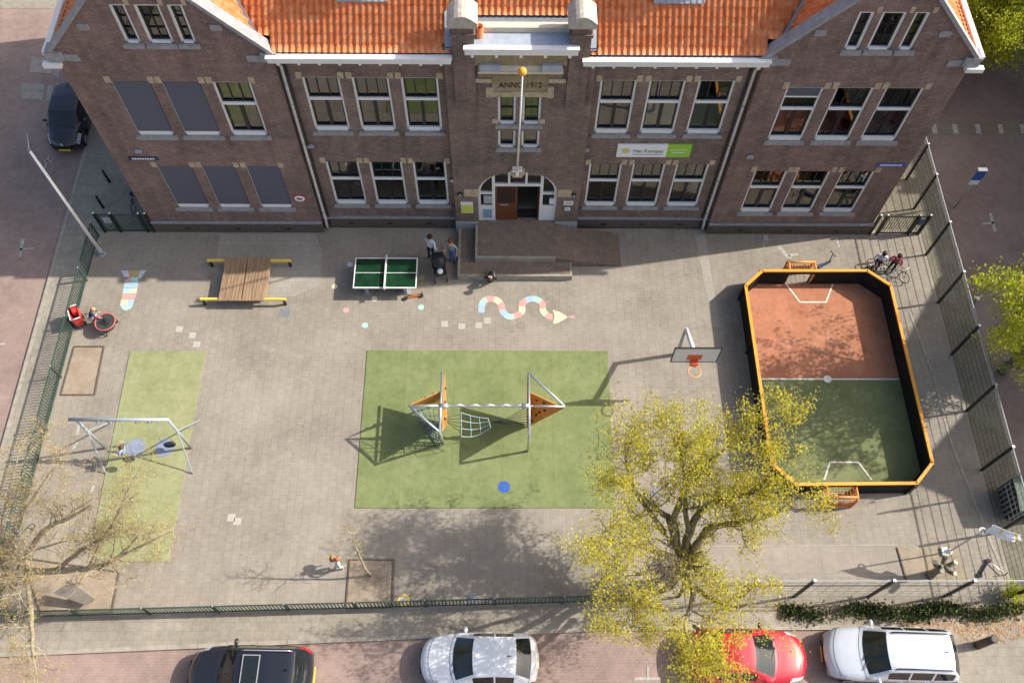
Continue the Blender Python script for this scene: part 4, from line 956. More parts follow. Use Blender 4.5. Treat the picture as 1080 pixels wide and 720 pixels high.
# ================================================================== wooden deck bench
dk = thing('wooden_deck', 'slatted wooden platform seat on two long yellow rails', 'platform', (-10.8,20.2,0))
ZD = .55
x0, x1 = -11.80, -9.90; y0, y1 = 19.14, 21.26; xm = (x0+x1)/2
for xa, xb in ((x0, xm-.02), (xm+.02, x1)):
    k = MB(); n_ = 7; wd = (xb-xa)/n_
    for i in range(n_): k.box(xa+i*wd+.006, xa+(i+1)*wd-.006, y0, y1, ZD-.06, ZD)
    k.build('slatted_top', M_WOOD, dk, True)
for y in (19.27, 21.18):
    k = MB(); k.box(-12.60,-9.04,y-.05,y+.05,ZD-.17,ZD-.07); k.build('yellow_rail', M_YELLOW, dk, True)
    for x in (-12.5, -9.14):
        k = MB(); k.box(x-.05,x+.05,y-.045,y+.045,.0,ZD-.172); k.build('leg', M_BLACK, dk, True)
for xa in (x0+.02, x1-.08):
    k = MB(); k.box(xa, xa+.06, y0+.25, y1-.2, ZD-.30, ZD-.064); k.build('side_board', M_WOOD, dk, True)
# ================================================================== table tennis
tt = thing('table_tennis_table', 'dark green outdoor table tennis table with white edge lines', 'table', (-4.93,20.38,0))
x0, x1, y0, y1 = -6.23,-3.62,19.65,21.11; ZT_ = .76
M_TTOP = plain('glossy_green_top', (.010,.042,.020), .13, var=.35, scale=3, spec=.6)
k = MB(); k.box(x0,x1,y0,y1,ZT_-.06,ZT_); tp = k.build('tabletop', M_TTOP, tt, True)
k = MB()
for a in ((x0-.012,x1+.012,y0-.015,y0+.03),(x0-.012,x1+.012,y1-.03,y1+.015),(x0-.012,x0+.03,y0+.03,y1-.03),(x1-.03,x1+.012,y0+.03,y1-.03),(x0+.03,x1-.03,(y0+y1)/2-.012,(y0+y1)/2+.012)): k.box(*a, ZT_-.058, ZT_+.004)
k.build('white_lines', M_WHITE, tp, True)
xm = (x0+x1)/2; k = MB(); k.box(xm-.025,xm+.025,y0-.12,y1+.08,ZT_+.006,ZT_+.16); k.build('net', plain('pale_net', (.70,.70,.68), .6, var=.2, scale=30), tt, True)
for x in (x0+.5, x1-.5):
    k = MB(); k.box(x-.07,x+.07,y0+.12,y1-.12,.06,ZT_-.061); k.box(x-.2,x+.2,y0+.1,y1-.1,0,.059); k.build('leg', M_GSTONE, tt, True)

# ================================================================== fences
def rail_fence(a, b, h, label, n, bars, name='metal_fence', skip=()):
    a = Vector((*a,0)); b = Vector((*b,0)); t = thing(name, label, 'fence', tuple(a.lerp(b,.5)))
    for i in range(n+1):
        p = a.lerp(b, i/n); k = MB(); k.box(p.x-.035,p.x+.035,p.y-.035,p.y+.035,0,h+.03); po = k.build('post', M_GREENP, t, True)
        k = MB(); k.ball(p+Vector((0,0,h+.04)), .032, None, .02, 8, 5); k.build('post_cap', M_LSTEEL, po, True)
    for z, nm in ((h-.03,'top_rail'),(.12,'bottom_rail')):
        k = MB(); k.bar(a+Vector((0,0,z)), b+Vector((0,0,z)), .045, .05); k.build(nm, M_GREENP, t, True)
    k = MB(); L_ = (b-a).length; nb = int(L_/bars); d = (b-a).normalized()
    for i in range(nb):
        p = a+d*(i+.5)*(L_/nb); k.bar(p+Vector((0,0,.1)), p+Vector((0,0,h-.05)), .02, .042, up=tuple(d))
    k.build('bar_panel', M_GREENP, t, True); return t
rail_fence((-17.68,22.7), (-17.85,6.75), .98, 'low dark green bar fence along the left street', 7, .125)
rail_fence((-17.35,6.46), (4.6,7.02), .95, 'low dark green bar fence between schoolyard and front street', 9, .125)
rail_fence((-17.85,6.73), (-17.37,6.46), .95, 'short slanting corner piece of low green fence', 1, .125)
M_WIRE = plain('fence_wire', (.075,.085,.08), .7, var=.1, spec=.15)
def mesh_fence(pts, h, label, posts, hs=.30, vs_=.20, wt=.016, mids=()):
    pts = [Vector((*p,0)) for p in pts]; t = thing('mesh_fence', label, 'fence', tuple(pts[0].lerp(pts[-1],.5)))
    for p in posts:
        k = MB(); k.box(p[0]-.05,p[0]+.05,p[1]-.04,p[1]+.04,0,h+.06); po = k.build('post', M_BLACK, t, True)
        k = MB(); k.box(p[0]-.05,p[0]+.05,p[1]-.05,p[1]+.05,h+.061,h+.075); k.build('post_cap', M_STEEL, po, True)
    for a, b in zip(pts, pts[1:]):
        k = MB(); k.bar(a+Vector((0,0,h)), b+Vector((0,0,h)), .035, .04); k.build('top_rail', M_FRAIL, t, True)
        k = MB(); d = (b-a).normalized(); L_ = (b-a).length
        z = .1
        while z < h-.1: k.bar(a+Vector((0,0,z)), b+Vector((0,0,z)), wt, wt); z += hs
        for i in range(int(L_/vs_)):
            p = a+d*(i+.5)*vs_; k.bar(p+Vector((0,0,.05)), p+Vector((0,0,h-.03)), .005, .005, up=tuple(d))
        k.build('wire_panel', M_WIRE, t, True)
        for z in mids:
            k = MB(); k.bar(a+Vector((0,0,z)), b+Vector((0,0,z)), .03, .035); k.build('middle_rail', M_BLACK, t, True)
    return t
rp = [(18.47,y) for y in (28.4,25.97,24.32,21.85,19.43,16.96,14.43,11.96,9.5,7.2)]
mesh_fence([(18.47,28.4),(18.47,7.1)], 2.42, 'tall wire mesh ball fence along the right street', rp)
bp = [(6.3,7.16),(8.6,7.16)]+[(G(x,612.8,2.42).x, 7.16) for x in (859,943,1028)]
mesh_fence([(6.3,7.16),(18.42,7.16)], 2.42, 'tall wire mesh fence behind the dark hedge at the front street', bp+[(18.4,7.16)], .40, .4, .007, (1.72,))
# gates
def gate(xs, y, h, label, panels):
    t = thing('yard_gate', label, 'gate', ((xs[0]+xs[-1])/2, y, 0))
    for x in xs:
        k = MB(); k.box(x-.05,x+.05,y-.05,y+.05,0,h+.1); po = k.build('post', M_BLACK, t, True)
        k = MB(); k.ball((x,y,h+.12), .06, None, .04, 8, 5); k.build('post_cap', M_STEEL, po, True)
    for a, b in panels:
        k = MB()
        for z in (.1, h): k.box(a,b,y-.025,y+.025,z-.03,z+.03)
        k.box(a,a+.05,y-.024,y+.024,.131,h-.031); k.box(b-.05,b,y-.024,y+.024,.131,h-.031)
        lf_ = k.build('gate_leaf', M_GREENP if xs[0] < 0 else M_BLACK, t, True)
        k = MB(); n_ = int((b-a)/.11)
        for i in range(1, n_): x = a+(b-a)*i/n_; k.box(x-.012,x+.012,y-.012,y+.012,.131,h-.031)
        k.build('gate_bars', M_GREENP if xs[0] < 0 else M_BLACK, lf_, True)
    return t
gL = gate([-17.45,-16.75,-15.55,-15.28], 22.95, 1.25, 'dark green bar gate between the left fence and the school corner', [(-17.39,-16.82),(-16.69,-15.62),(-15.49,-15.34)])
k = MB(); k.box(-17.2,-16.86,22.90,22.92,.7,1.1); k.build('gate_notice', M_LEAD, gL, True)
gR = gate([16.2,16.5,17.9,18.35], 22.95, 1.3, 'black bar gate between the right school corner and the tall fence', [(16.56,17.84),(17.96,18.29)])
k = MB(); k.box(17.98,18.27,22.90,22.92,.75,1.15); k.build('gate_notice', plain('dark_blue_notice', (.06,.08,.16), .4), gR, True)

# ================================================================== poles and signs
lp = thing('lamp_post', 'tall white tapering pole rising from the left fence corner', 'lamp post', (-17.34,21.77,0))
k = MB(); k.tube([(-17.34,21.77,0),(-17.34,21.77,6.9)], [.075,.05], 12); k.build('pole', M_WHITE, lp, True)
k = MB(); k.cyl((-17.34,21.77,0), .16, .05); k.cyl((-17.34,21.77,.051), .10, .4); k.build('base', M_LEAD, lp, True)
k = MB(); tp_ = Vector((-17.34,21.77,6.88)); k.tube([tp_, tp_+Vector((-.25,.75,.02))], .018, 8); k.build('arm', M_LSTEEL, lp, True)
k = MB(); k.ball(tp_, .07); k.build('cap', M_LEADD, lp, True)
t = thing('parking_sign', 'blue and white street sign on a thin grey pole in the right street', 'street sign', tuple(G(1007,219,-.09)))
px_, py_ = t.location.x, t.location.y
k = MB(); k.tube([(px_,py_,-.09),(px_,py_,2.55)], .03, 8); k.build('pole', M_LSTEEL, t, True)
k = MB(); k.box(px_-.22,px_+.22,py_-.06,py_-.035,1.95,2.55); k.build('sign_plate', M_BLUE, t, True)
k = MB(); k.box(px_-.2,px_+.2,py_-.058,py_-.036,1.65,1.94); k.build('lower_plate', M_SIGNW, t, True)
k = MB(); k.box(px_-.2,px_+.2,py_-.09,py_+.09,2.56,2.62); k.build('hood', M_GSTONE, t, True)
t = thing('street_marker', 'small white capped marker at the right kerb', 'marker', tuple(G(1028,318)))
k = MB(); k.cyl((0,0,-.1), .06, .35); k.build('stem', M_GSTONE, t); k = MB(); k.ball((0,0,.28), .10, None, .05, 10, 6); k.build('cap', M_WHITE, t)
q = G(1078,516); t = thing('signpost', 'dark signpost with small plate beyond the tall right fence', 'signpost', tuple(q))
k = MB(); k.tube([(0,0,0),(0,0,4.7)], .035, 8); k.build('pole', M_LEADD, t); k = MB(); k.box(-.25,.25,-.03,-.0,3.6,4.25); k.build('plate', M_LEADD, t)
for i, (x, y) in enumerate(((122,165.5),(115.5,192),(109,219))):
    t = thing('bollard', 'slim black bollard on the left sidewalk beside the school', 'bollard', tuple(G(x,y)), 0, 'bollards beside the school')
    k = MB(); k.smooth = True; k.tube([(0,0,0),(0,0,.80),(0,0,.86)], [.065,.06,.03], 10); k.build('shaft', M_BLACK, t); k = MB(); k.ring((0,0,.68), .066, .012, 12, 5); k.build('collar', M_LEADD, t)
t = thing('bollard', 'stout brown bollard leaning shadow on the pavement behind the silver estate car', 'bollard', tuple(G(1031,680)))
t['label'] = 'stout dark brown post on the pavement behind the silver estate car'
k = MB(); k.tube([(0,0,0),(0,0,1.25)], [.15,.135], 10); k.build('shaft', plain('dark_brown_post', (.07,.055,.04), .8, var=.3), t); k = MB(); k.tube([(0,0,1.24),(0,0,1.29)], [.15,.12], 10); k.build('cap', M_LOG, t)
# beach flag and pole at the right bottom corner
b = G(1000,582); t = thing('beach_flag', 'white and yellow green banner flag on a slim leaning pole at the right edge', 'flag', tuple(b))
k = MB(); k.tube([(0,0,0),(0,0,2.6),(.02,0,3.4)], [.03,.025,.02], 8); k.build('pole', M_LSTEEL, t)
k = MB(); k.ring((0,0,2.72), .12, .025, 14, 6); k.build('hoop', M_WHITE, t)
k = MB(); n_ = 8; vs = []
for i in range(n_+1):
    z = 2.75+.30*i/n_*2.2; wv = .07*math.sin(i*1.1)
    vs += [(.06, wv*.3, z), (.55, -.25+wv, z-.05), (1.05+.1*math.sin(i*.6), -.35+wv*1.3, z-.12)]
k.add(vs, [(3*i+j, 3*i+j+1, 3*i+j+4, 3*i+j+3) for i in range(n_) for j in range(2)]); fl = k.build('banner', M_SIGNW, t)
sol = fl.modifiers.new('thickness', 'SOLIDIFY'); sol.thickness = .008
k = MB(); vs = [(v[0]*1.0, v[1]-.012, v[2]) for v in vs]
k.add([Vector(vs[3*i+1])*.55+Vector(vs[3*i])*.45 if c == 0 else Vector(vs[3*i+2])*.8+Vector(vs[3*i+1])*.2 for i in range(2, n_) for c in (0, 1)], [(2*i, 2*i+1, 2*i+3, 2*i+2) for i in range(n_-3)])
pf = k.build('printed_patch', M_YELLOW, fl); sol = pf.modifiers.new('thickness', 'SOLIDIFY'); sol.thickness = .006
k = MB(); k.tube([(0,0,0),(0,0,.25)], [.16,.05], 12); k.box(-.26,-.05,-.16,.16,.0,.10); k.build('foot', M_WHITE, t)
# dark ribbed container behind the right fence
q = G(1083,540); t = thing('waste_container', 'dark ribbed waste container standing behind the tall right fence', 'container', (q.x-.2,q.y+.3,0))
k = MB(); k.box(-.75,.75,-.6,.6,.12,1.25); k.build('bin_body', M_BLACK, t)
k = MB()
for i in range(8): k.box(-.70+i*.19,-.62+i*.19,-.63,-.601,.15,1.2)
for i in range(6): k.box(-.78,-.751,-.5+i*.19,-.42+i*.19,.15,1.2)
k.build('ribs', M_LEADD, t); k = MB(); k.slab([(-.8,-.65,1.26),(.8,-.65,1.26),(.8,.65,1.40),(-.8,.65,1.40)], .06); k.build('lid', M_GREENP, t)
for sx in (-.6,.6):
    k = MB(); k.tube([(sx-.04,0,.1),(sx+.04,0,.1)], .1, 12); k.build('wheel', M_RUBBER, t)
# knotted stump in the right pit
q = G(981,606); t = thing('tree_stump', 'gnarled dark tree stump with pale cut faces in the soil pit', 'stump', tuple(q))
k = MB(); k.tube([(0,0,0),(.02,.03,.5),(.05,.02,1.0),(.08,.05,1.35)], [.24,.17,.16,.20], 9)
for a, ln, z in ((.3,.5,1.1),(1.5,.45,1.2),(2.7,.5,.95),(3.9,.4,1.15),(5.2,.5,1.25)): k.tube([(.05,.03,z),(.05+math.cos(a)*ln*.6,.03+math.sin(a)*ln*.6,z+.15),(.05+math.cos(a)*ln,.03+math.sin(a)*ln,z+.42)], [.13,.11,.12], 8)
k.build('stump_wood', M_BARK, t)
for a, ln, z in ((.3,.5,1.1),(1.5,.45,1.2),(2.7,.5,.95),(3.9,.4,1.15),(5.2,.5,1.25)):
    k = MB(); c0 = Vector((.05+math.cos(a)*ln,.03+math.sin(a)*ln,z+.425)); k.tube([c0,c0+Vector((math.cos(a)*.01,math.sin(a)*.01,.03))], [.125,.11], 9); k.build('cut_face', plain('pale_cut_wood', (.50,.44,.33), .8, var=.2), t)
t.scale = (.72,.72,.85)
# tilted grey board bottom left
z1, z0 = 1.15, .65
t = thing('tilted_board', 'grey tilted board on two short posts over bare soil near the fence corner', 'board', tuple(G(82,640)))
pts = [G(57,625,z1*.8), G(91,637.5,z0*.5), G(101,631,z0*.7), G(75,613,z1)]
k = MB(); k.slab(pts, .05); k.build('board', plain('grey_weathered_board', (.25,.215,.18), .8, var=.2), t, True)
for p in (pts[0].lerp(pts[2], .25), pts[0].lerp(pts[2], .75)):
    k = MB(); k.box(p.x-.04,p.x+.04,p.y-.04,p.y+.04,0,p.z-.03); k.build('post', M_BLACK, t, True)
# hoop left by the pit fence corner: red box by left fence
q = G(86,340); t = thing('red_box_cart', 'red box with white rim standing by the left fence', 'cart', tuple(q), R(25)); t.scale = (.50,.62,.95)
k = MB(); k.add([(-.28,-.42,.15),(.28,-.42,.15),(.28,.42,.15),(-.28,.42,.15),(-.36,-.52,.85),(.36,-.52,.85),(.36,.52,.85),(-.36,.52,.85)], [(0,3,2,1),(0,1,5,4),(1,2,6,5),(2,3,7,6),(3,0,4,7)]); k.build('box', M_REDP, t)
k = MB(); k.tube([(-.37,-.53,.87),(.37,-.53,.87)], .03, 6); k.tube([(-.37,-.53,.87),(-.37,.53,.87)], .045, 6); k.tube([(-.37,.53,.87),(.37,.53,.87)], .03, 6); k.build('rim', M_WHITE, t)
k = MB(); k.box(-.10,.26,.02,.40,.55,.86); k.build('seat_cushion', M_REDP, t); k = MB(); k.box(-.30,.30,-.40,.0,.5,.52); k.build('floor_mat', M_RUBBER, t)
for sx in (-.3,.3):
    for sy in (-.3,.3):
        k = MB(); k.tube([(sx-.03,sy,.15),(sx+.03,sy,.15)], .15, 14); k.build('wheel', M_RUBBER, t)
# ================================================================== cars
M_HEAD = plain('headlight_glass', (.55,.58,.62), .08, var=.25, scale=9, spec=.8)
M_TAIL = plain('tail_light', (.42,.02,.025), .15, var=.2, scale=9, spec=.6)
M_RIMM = plain('alloy_rim', (.45,.46,.48), .3, metal=.7, var=.1)
M_PLATE = plain('yellow_number_plate', (.80,.55,.06), .4, var=.03)
def paint(name, c, rough=.32, metal=0): return plain(name, c, rough, metal=metal, var=.05, scale=2, spec=.5, coat=.8)
def car(name, label, x, y, rz, L, W, H, mat, o):
    t = thing(name, label, 'car', (x, y, -.10), rz, 'parked cars' if name == 'parked_car' else None)
    hw = W/2; hood = o.get('hood', .93); belt = o.get('belt', .93)
    dws, drs, dre, drg = o['ws'], o['rs'], o['re'], o['rg']; zr = o.get('zrg', 1.0); ztail = o.get('ztail', .9)
    keys = [(0,.50),(.03,.62),(.14,.74),(.35,.82),(dws*.62,hood-.05),(dws,hood),(drs,H-.055),((drs+dre)/2,H),(dre,H-.06),(drg,zr),(max(drg+.04,L-.10),ztail+.0),(L,.62)]
    ds = []
    def add(a, b, n):
        for i in range(n): ds.append(a+(b-a)*i/n)
    segn = [1,2,3,3,4,6,5,5,4,2,2]
    for (a, _), (b, _), n in zip(keys, keys[1:], segn): add(a, b, n)
    ds.append(L)
    ex = list(o.get('pillars', []))
    for a in ex: ds += [a-.035, a+.035]
    s0, s1 = o.get('side', (dws+.30, drg-.30)); ds += [s0, s1]
    ds = sorted(set(round(d, 4) for d in ds))
    def lerpk(d, ks):
        for (a, va), (b, vb) in zip(ks, ks[1:]):
            if a <= d <= b: return va+(vb-va)*((d-a)/(b-a) if b > a else 0)
        return ks[-1][1]
    def zt(d):
        v = lerpk(d, keys); a = lerpk(max(0, d-.07), keys); b = lerpk(min(L, d+.07), keys); return .5*v+.25*(a+b)
    fw = o.get('taper', .80)
    wk = [(0,fw),(.12,fw+.08),(.4,.96),(.9,1),(L*.6,1),(L-.6,.985),(L-.15,.95),(L,.88)]
    bk = [(0,.34),(.5,.26),(dws,.20),(drs,.13),((drs+dre)/2,.0),(dre,-.08),(drg,-.12),(L,-.20)]
    roofw = o.get('roofw', .72)
    rows = []
    for d in ds:
        w_ = hw*lerpk(d, wk); z = zt(d); cab = dws <= d <= drg
        if cab:
            zb = belt+.03*(d-dws)/(drg-dws); f = max(0, min(1, (z-zb)/(H-zb))) if z > zb else 0
            wr = w_*(.90+(roofw-.90)*f); zr5 = max(zb+.03, z-.07); w5 = w_*.955+(wr-w_*.955)*max(0, min(1, (zr5-zb)/max(.02, z-zb))) if z-zb > .05 else w_*.94
        else:
            zb = max(.42, z-.14); wr = w_*.84; zr5 = z-.055; w5 = w_*.905
        sec = [(w_*.90,.20),(w_*.975,.30),(w_*1.0,min(.62, zb*.75)),(w_*.985,zb),(w_*.955,zb+.03),(w5,zr5),(wr,z-.022),(wr*.90,z-.003),(wr*.6,z+.014),(wr*.3,z+.022),(0,z+.026)]
        full = [(yy, zz) for yy, zz in sec]+[(-yy, zz) for yy, zz in sec[-2::-1]]
        b_ = lerpk(d, bk)
        rows.append([Vector((L/2-d-b_*(abs(yy)/hw)**2.2, yy, zz)) for yy, zz in full])
    nc = len(rows[0]); half = 10
    reg = {'body': MB(), 'windscreen': MB(), 'rear_window': MB(), 'side_window': {}, 'headlight': {}, 'tail_light': {}}
    def put(mb, i, j):
        mb.smooth = True; a, b = rows[i][j], rows[i][j+1]; c, e = rows[i+1][j+1], rows[i+1][j]
        mb.add([a, b, c, e], [(0,1,2,3)])
    wheels = (o.get('wf', .82), L-o.get('wr', .78)); wrad = .31
    pill = sorted([s0]+[q for a in ex for q in (a-.035, a+.035)]+[s1])
    for i in range(len(ds)-1):
        dm = (ds[i]+ds[i+1])/2
        for j in range(nc-1):
            cj = j if j < half else nc-2-j; side = 1 if j < half else -1
            if dws <= dm <= drs and cj >= 7: put(reg['windscreen'], i, j); continue
            if dre+.02 <= dm <= drg-.02 and cj >= 7: put(reg['rear_window'], i, j); continue
            if cj == 4 and s0 <= dm <= s1:
                for k_ in range(0, len(pill), 2):
                    if pill[k_] <= dm <= pill[k_+1]:
                        put(reg['side_window'].setdefault((side, k_), MB()), i, j); break
                else: put(reg['body'], i, j)
                continue
            if dm < o.get('hl', .42) and dm > .03 and cj in (3, 4, 5): put(reg['headlight'].setdefault(side, MB()), i, j); continue
            if dm > L-o.get('tl', .22) and cj in o.get('tlc', (2, 3, 4)): put(reg['tail_light'].setdefault(side, MB()), i, j); continue
            c = (rows[i][j]+rows[i+1][j+1])/2
            if cj <= 1 and any(abs(dm-wd_) < wrad+.05 for wd_ in wheels) and c.z < .62: continue
            put(reg['body'], i, j)
    for r_ in (0, len(ds)-1): reg['body'].smooth = False; reg['body'].add(rows[r_], [tuple(range(nc))])
    body = reg['body'].build('body', mat, t, weld=True)
    body.modifiers.new('edge', 'WEIGHTED_NORMAL') if False else None
    M_GL = o.get('glass', M_CGLASS)
    reg['windscreen'].build('windscreen', M_GL, t, weld=True)
    if reg['rear_window'].f: reg['rear_window'].build('rear_window', M_GL, t, weld=True)
    for q in reg['side_window'].values(): q.build('side_window', M_GL, t, weld=True)
    for q in reg['headlight'].values(): q.build('headlight', M_HEAD, t, weld=True)
    for q in reg['tail_light'].values(): q.build('tail_light', M_TAIL, t, weld=True)
    k = MB(); k.box(-L/2+.25, L/2-.4, -hw*.84, hw*.84, .16, .55); k.build('underbody', M_RUBBER, t)
    for wd_ in wheels:
        for s_ in (1, -1):
            k = MB(); cx = L/2-wd_; yy = s_*(hw-.12)
            k.tube([(cx,yy-.10,.32),(cx,yy-.085,.32),(cx,yy+.085,.32),(cx,yy+.10,.32)], [.28,.315,.315,.28], 20); wh = k.build('wheel', M_RUBBER, t)
            k = MB(); k.tube([(cx,yy+s_*.095,.32),(cx,yy+s_*.108,.32)], .20, 16); k.build('rim', M_RIMM, wh)
    for s_ in (1, -1):
        k = MB(); k.ball((L/2-dws-.42, s_*(hw+.09), belt+.03), .075, .12, .075, 10, 6); k.bar((L/2-dws-.44, s_*(hw-.06), belt), (L/2-dws-.42, s_*(hw+.06), belt+.02), .04, .04)
        k.build('mirror', o.get('mirror', mat), t)
    k = MB(); k.box(L/2-.012, L/2+.012, -.26, .26, .30, .41); k.build('number_plate', M_PLATE, t)
    k = MB(); k.box(-L/2-.012, -L/2+.02, -.26, .26, .40, .51); k.build('number_plate', M_PLATE, t)
    k = MB(); k.box(L/2-.03, L/2+.008, -.42, .42, .43, .54); k.build('grille', M_BLACK, t)
    k = MB(); xa = L/2-dws-.02
    for s_ in (.05, .42): k.bar((xa+.06-.0, hw*(s_+.30)*.9, hood+.03), (xa-.18, hw*(s_-.28), hood+.12), .018, .018)
    k.build('wiper', M_RUBBER, t)
    # door seams and handles
    k = MB()
    for s_ in (1, -1):
        for d in o.get('handles', []): k.box(L/2-d-.09, L/2-d+.09, min(s_*hw*.985, s_*(hw*.985+.03)), max(s_*hw*.985, s_*(hw*.985+.03)), belt-.14, belt-.11)
    if k.f: k.build('door_handle', o.get('hmat', mat), t)
    def seam(d, j0, j1, wd=.012):
      for side_ in ((0, 1) if j1 < 6 else (2,)):
        k = MB(); seam1(k, d, j0, j1, wd, (side_,) if side_ < 2 else (0, 1)); k.build('panel_gap', M_RUBBER, t, weld=True)
    def seam1(k, d, j0, j1, wd, sides):
        i = min(range(len(ds)), key=lambda q: abs(ds[q]-d))
        for side in sides:
            for j in range(j0, j1):
                a = rows[i][j if not side else nc-1-j]; b = rows[i][j+1 if not side else nc-2-j]
                up_ = Vector((0, (.004 if a.y > 0 else -.004)*(1 if j < 5 else .2), .004 if j >= 4 else .001)); e_ = Vector((wd/2, 0, 0))
                k.add([a-e_+up_, a+e_+up_, b+e_+up_, b-e_+up_], [(0,1,2,3)])
    for d in [s0-.05]+ex: seam(d, 1, 4)
    seam(dws-.10, 4, 10, .016); seam(.30, 5, 10, .014)
    if dre+.15 < L: seam(min(L-.12, drg+.03), 4, 10, .014)

    if o.get('rails'):
        for s_ in (1, -1):
            k = MB(); y_ = s_*hw*roofw*.90; za = H+.02
            k.tube([(L/2-drs-.20,y_,za-.05),(L/2-drs-.32,y_,za+.035),(L/2-dre+.25,y_,za+.025),(L/2-dre+.12,y_,za-.05)], .022, 8); k.build('roof_rail', o['rails'], t)
    if o.get('sunroof'):
        k = MB(); za = H+.018; xs = L/2-drs-.30
        k.box(xs-.52, xs, -hw*.5, hw*.5, za, za+.016); sr = k.build('sunroof', M_CGLASS, t)
        k = MB()
        for a in ((xs-.55,xs+.03,hw*.5,hw*.5+.03),(xs-.55,xs+.03,-hw*.5-.03,-hw*.5),(xs,xs+.03,-hw*.5,hw*.5),(xs-.55,xs-.52,-hw*.5,hw*.5)): k.box(a[0],a[1],a[2],a[3],za,za+.02)
        k.build('sunroof_frame', M_GSTONE, sr)
    k = MB(); k.tube([(L/2-dre+.28,0,H+.01),(L/2-dre+.16,0,H+.10)], [.03,.008], 6); k.build('aerial', M_BLACK, t)
    return t
M_PBLK = paint('dark_blue_black_paint', (.012,.013,.020)); M_PWHT = paint('white_car_paint', (.84,.84,.84), .35); M_PRED = paint('red_car_paint', (.50,.012,.03)); M_PSIL = paint('pale_silver_paint', (.60,.63,.67), .3, .25)
car('parked_car', 'black estate car with pale roof rails and sunroof parked at the front kerb', -8.52, 4.50, math.pi-R(.8), 4.25, 1.78, 1.52, M_PBLK,
    dict(ws=1.15, rs=1.75, re=3.75, rg=4.02, zrg=1.05, ztail=.95, pillars=[2.35,3.2], side=(1.62,3.72), rails=M_STEEL, sunroof=True, roofw=.76, tl=.34, tlc=(2,3,4,5), mirror=M_PBLK, handles=[2.1,3.0]))
car('parked_car', 'white hatchback parked at the front kerb between the black and red cars', -.78, 4.93, math.pi-R(.3), 4.05, 1.72, 1.43, M_PWHT,
    dict(ws=1.12, rs=1.80, re=3.28, rg=3.78, zrg=1.0, ztail=.90, pillars=[2.55], side=(1.72,3.25), roofw=.72, handles=[2.3]))
car('parked_car', 'glossy red car partly under the yellow green tree at the front kerb', 8.42, 5.03, -R(1.0), 4.10, 1.76, 1.42, M_PRED,
    dict(ws=1.18, rs=1.95, re=3.1, rg=3.72, zrg=.98, ztail=.93, pillars=[2.5], side=(1.8,3.3), roofw=.68, mirror=M_RUBBER, handles=[2.3,3.1]))
car('parked_car', 'pale silver estate car with dark roof rails at the right front kerb', 13.38, 5.08, math.pi-R(2.0), 4.60, 1.80, 1.46, M_PSIL,
    dict(ws=1.22, rs=1.90, re=4.12, rg=4.42, zrg=1.02, ztail=.95, pillars=[2.6,3.45], side=(1.8,4.2), rails=M_BLACK, roofw=.73, tl=.2, tlc=(2,3,4,5), handles=[2.4,3.3], hmat=M_STEEL))
o = car('city_car', 'small black city car on the left street beside the school wing', -20.12, 29.05, -math.pi/2+R(1), 3.55, 1.66, 1.50, M_PBLK,
    dict(ws=.80, rs=1.38, re=3.10, rg=3.38, zrg=1.05, ztail=.98, pillars=[2.1], side=(1.2,3.1), roofw=.80, hood=.98, belt=.98, wf=.66, wr=.60, mirror=M_PBLK, handles=[1.9]))
k = MB(); k.ball((3.55/2-.0,0,.70), .02, .09, .09); k.build('badge', M_STEEL, o)

# ================================================================== people
def skin_body(J, bones, rad):
    me = bpy.data.meshes.new('body'); names = list(J); ix = {n: i for i, n in enumerate(names)}
    me.from_pydata([tuple(J[n]) for n in names], [(ix[a], ix[b]) for a, b in bones], [])
    ob = bpy.data.objects.new('body', me); COL.objects.link(ob)
    md = ob.modifiers.new('skin', 'SKIN'); md.use_smooth_shade = True
    sv = me.skin_vertices[0].data
    for n in names: r_ = rad[n]; sv[ix[n]].radius = r_ if isinstance(r_, tuple) else (r_, r_)
    for n in names: sv[ix[n]].use_root = (n == 'pelvis')
    sb = ob.modifiers.new('sub', 'SUBSURF'); sb.levels = 1; sb.render_levels = 1
    dg = bpy.context.evaluated_depsgraph_get(); dg.update()
    m2 = bpy.data.meshes.new_from_object(ob.evaluated_get(dg)); bpy.data.objects.remove(ob); return m2
M_SKIN = plain('skin', (.55,.33,.23), .6, var=.05)
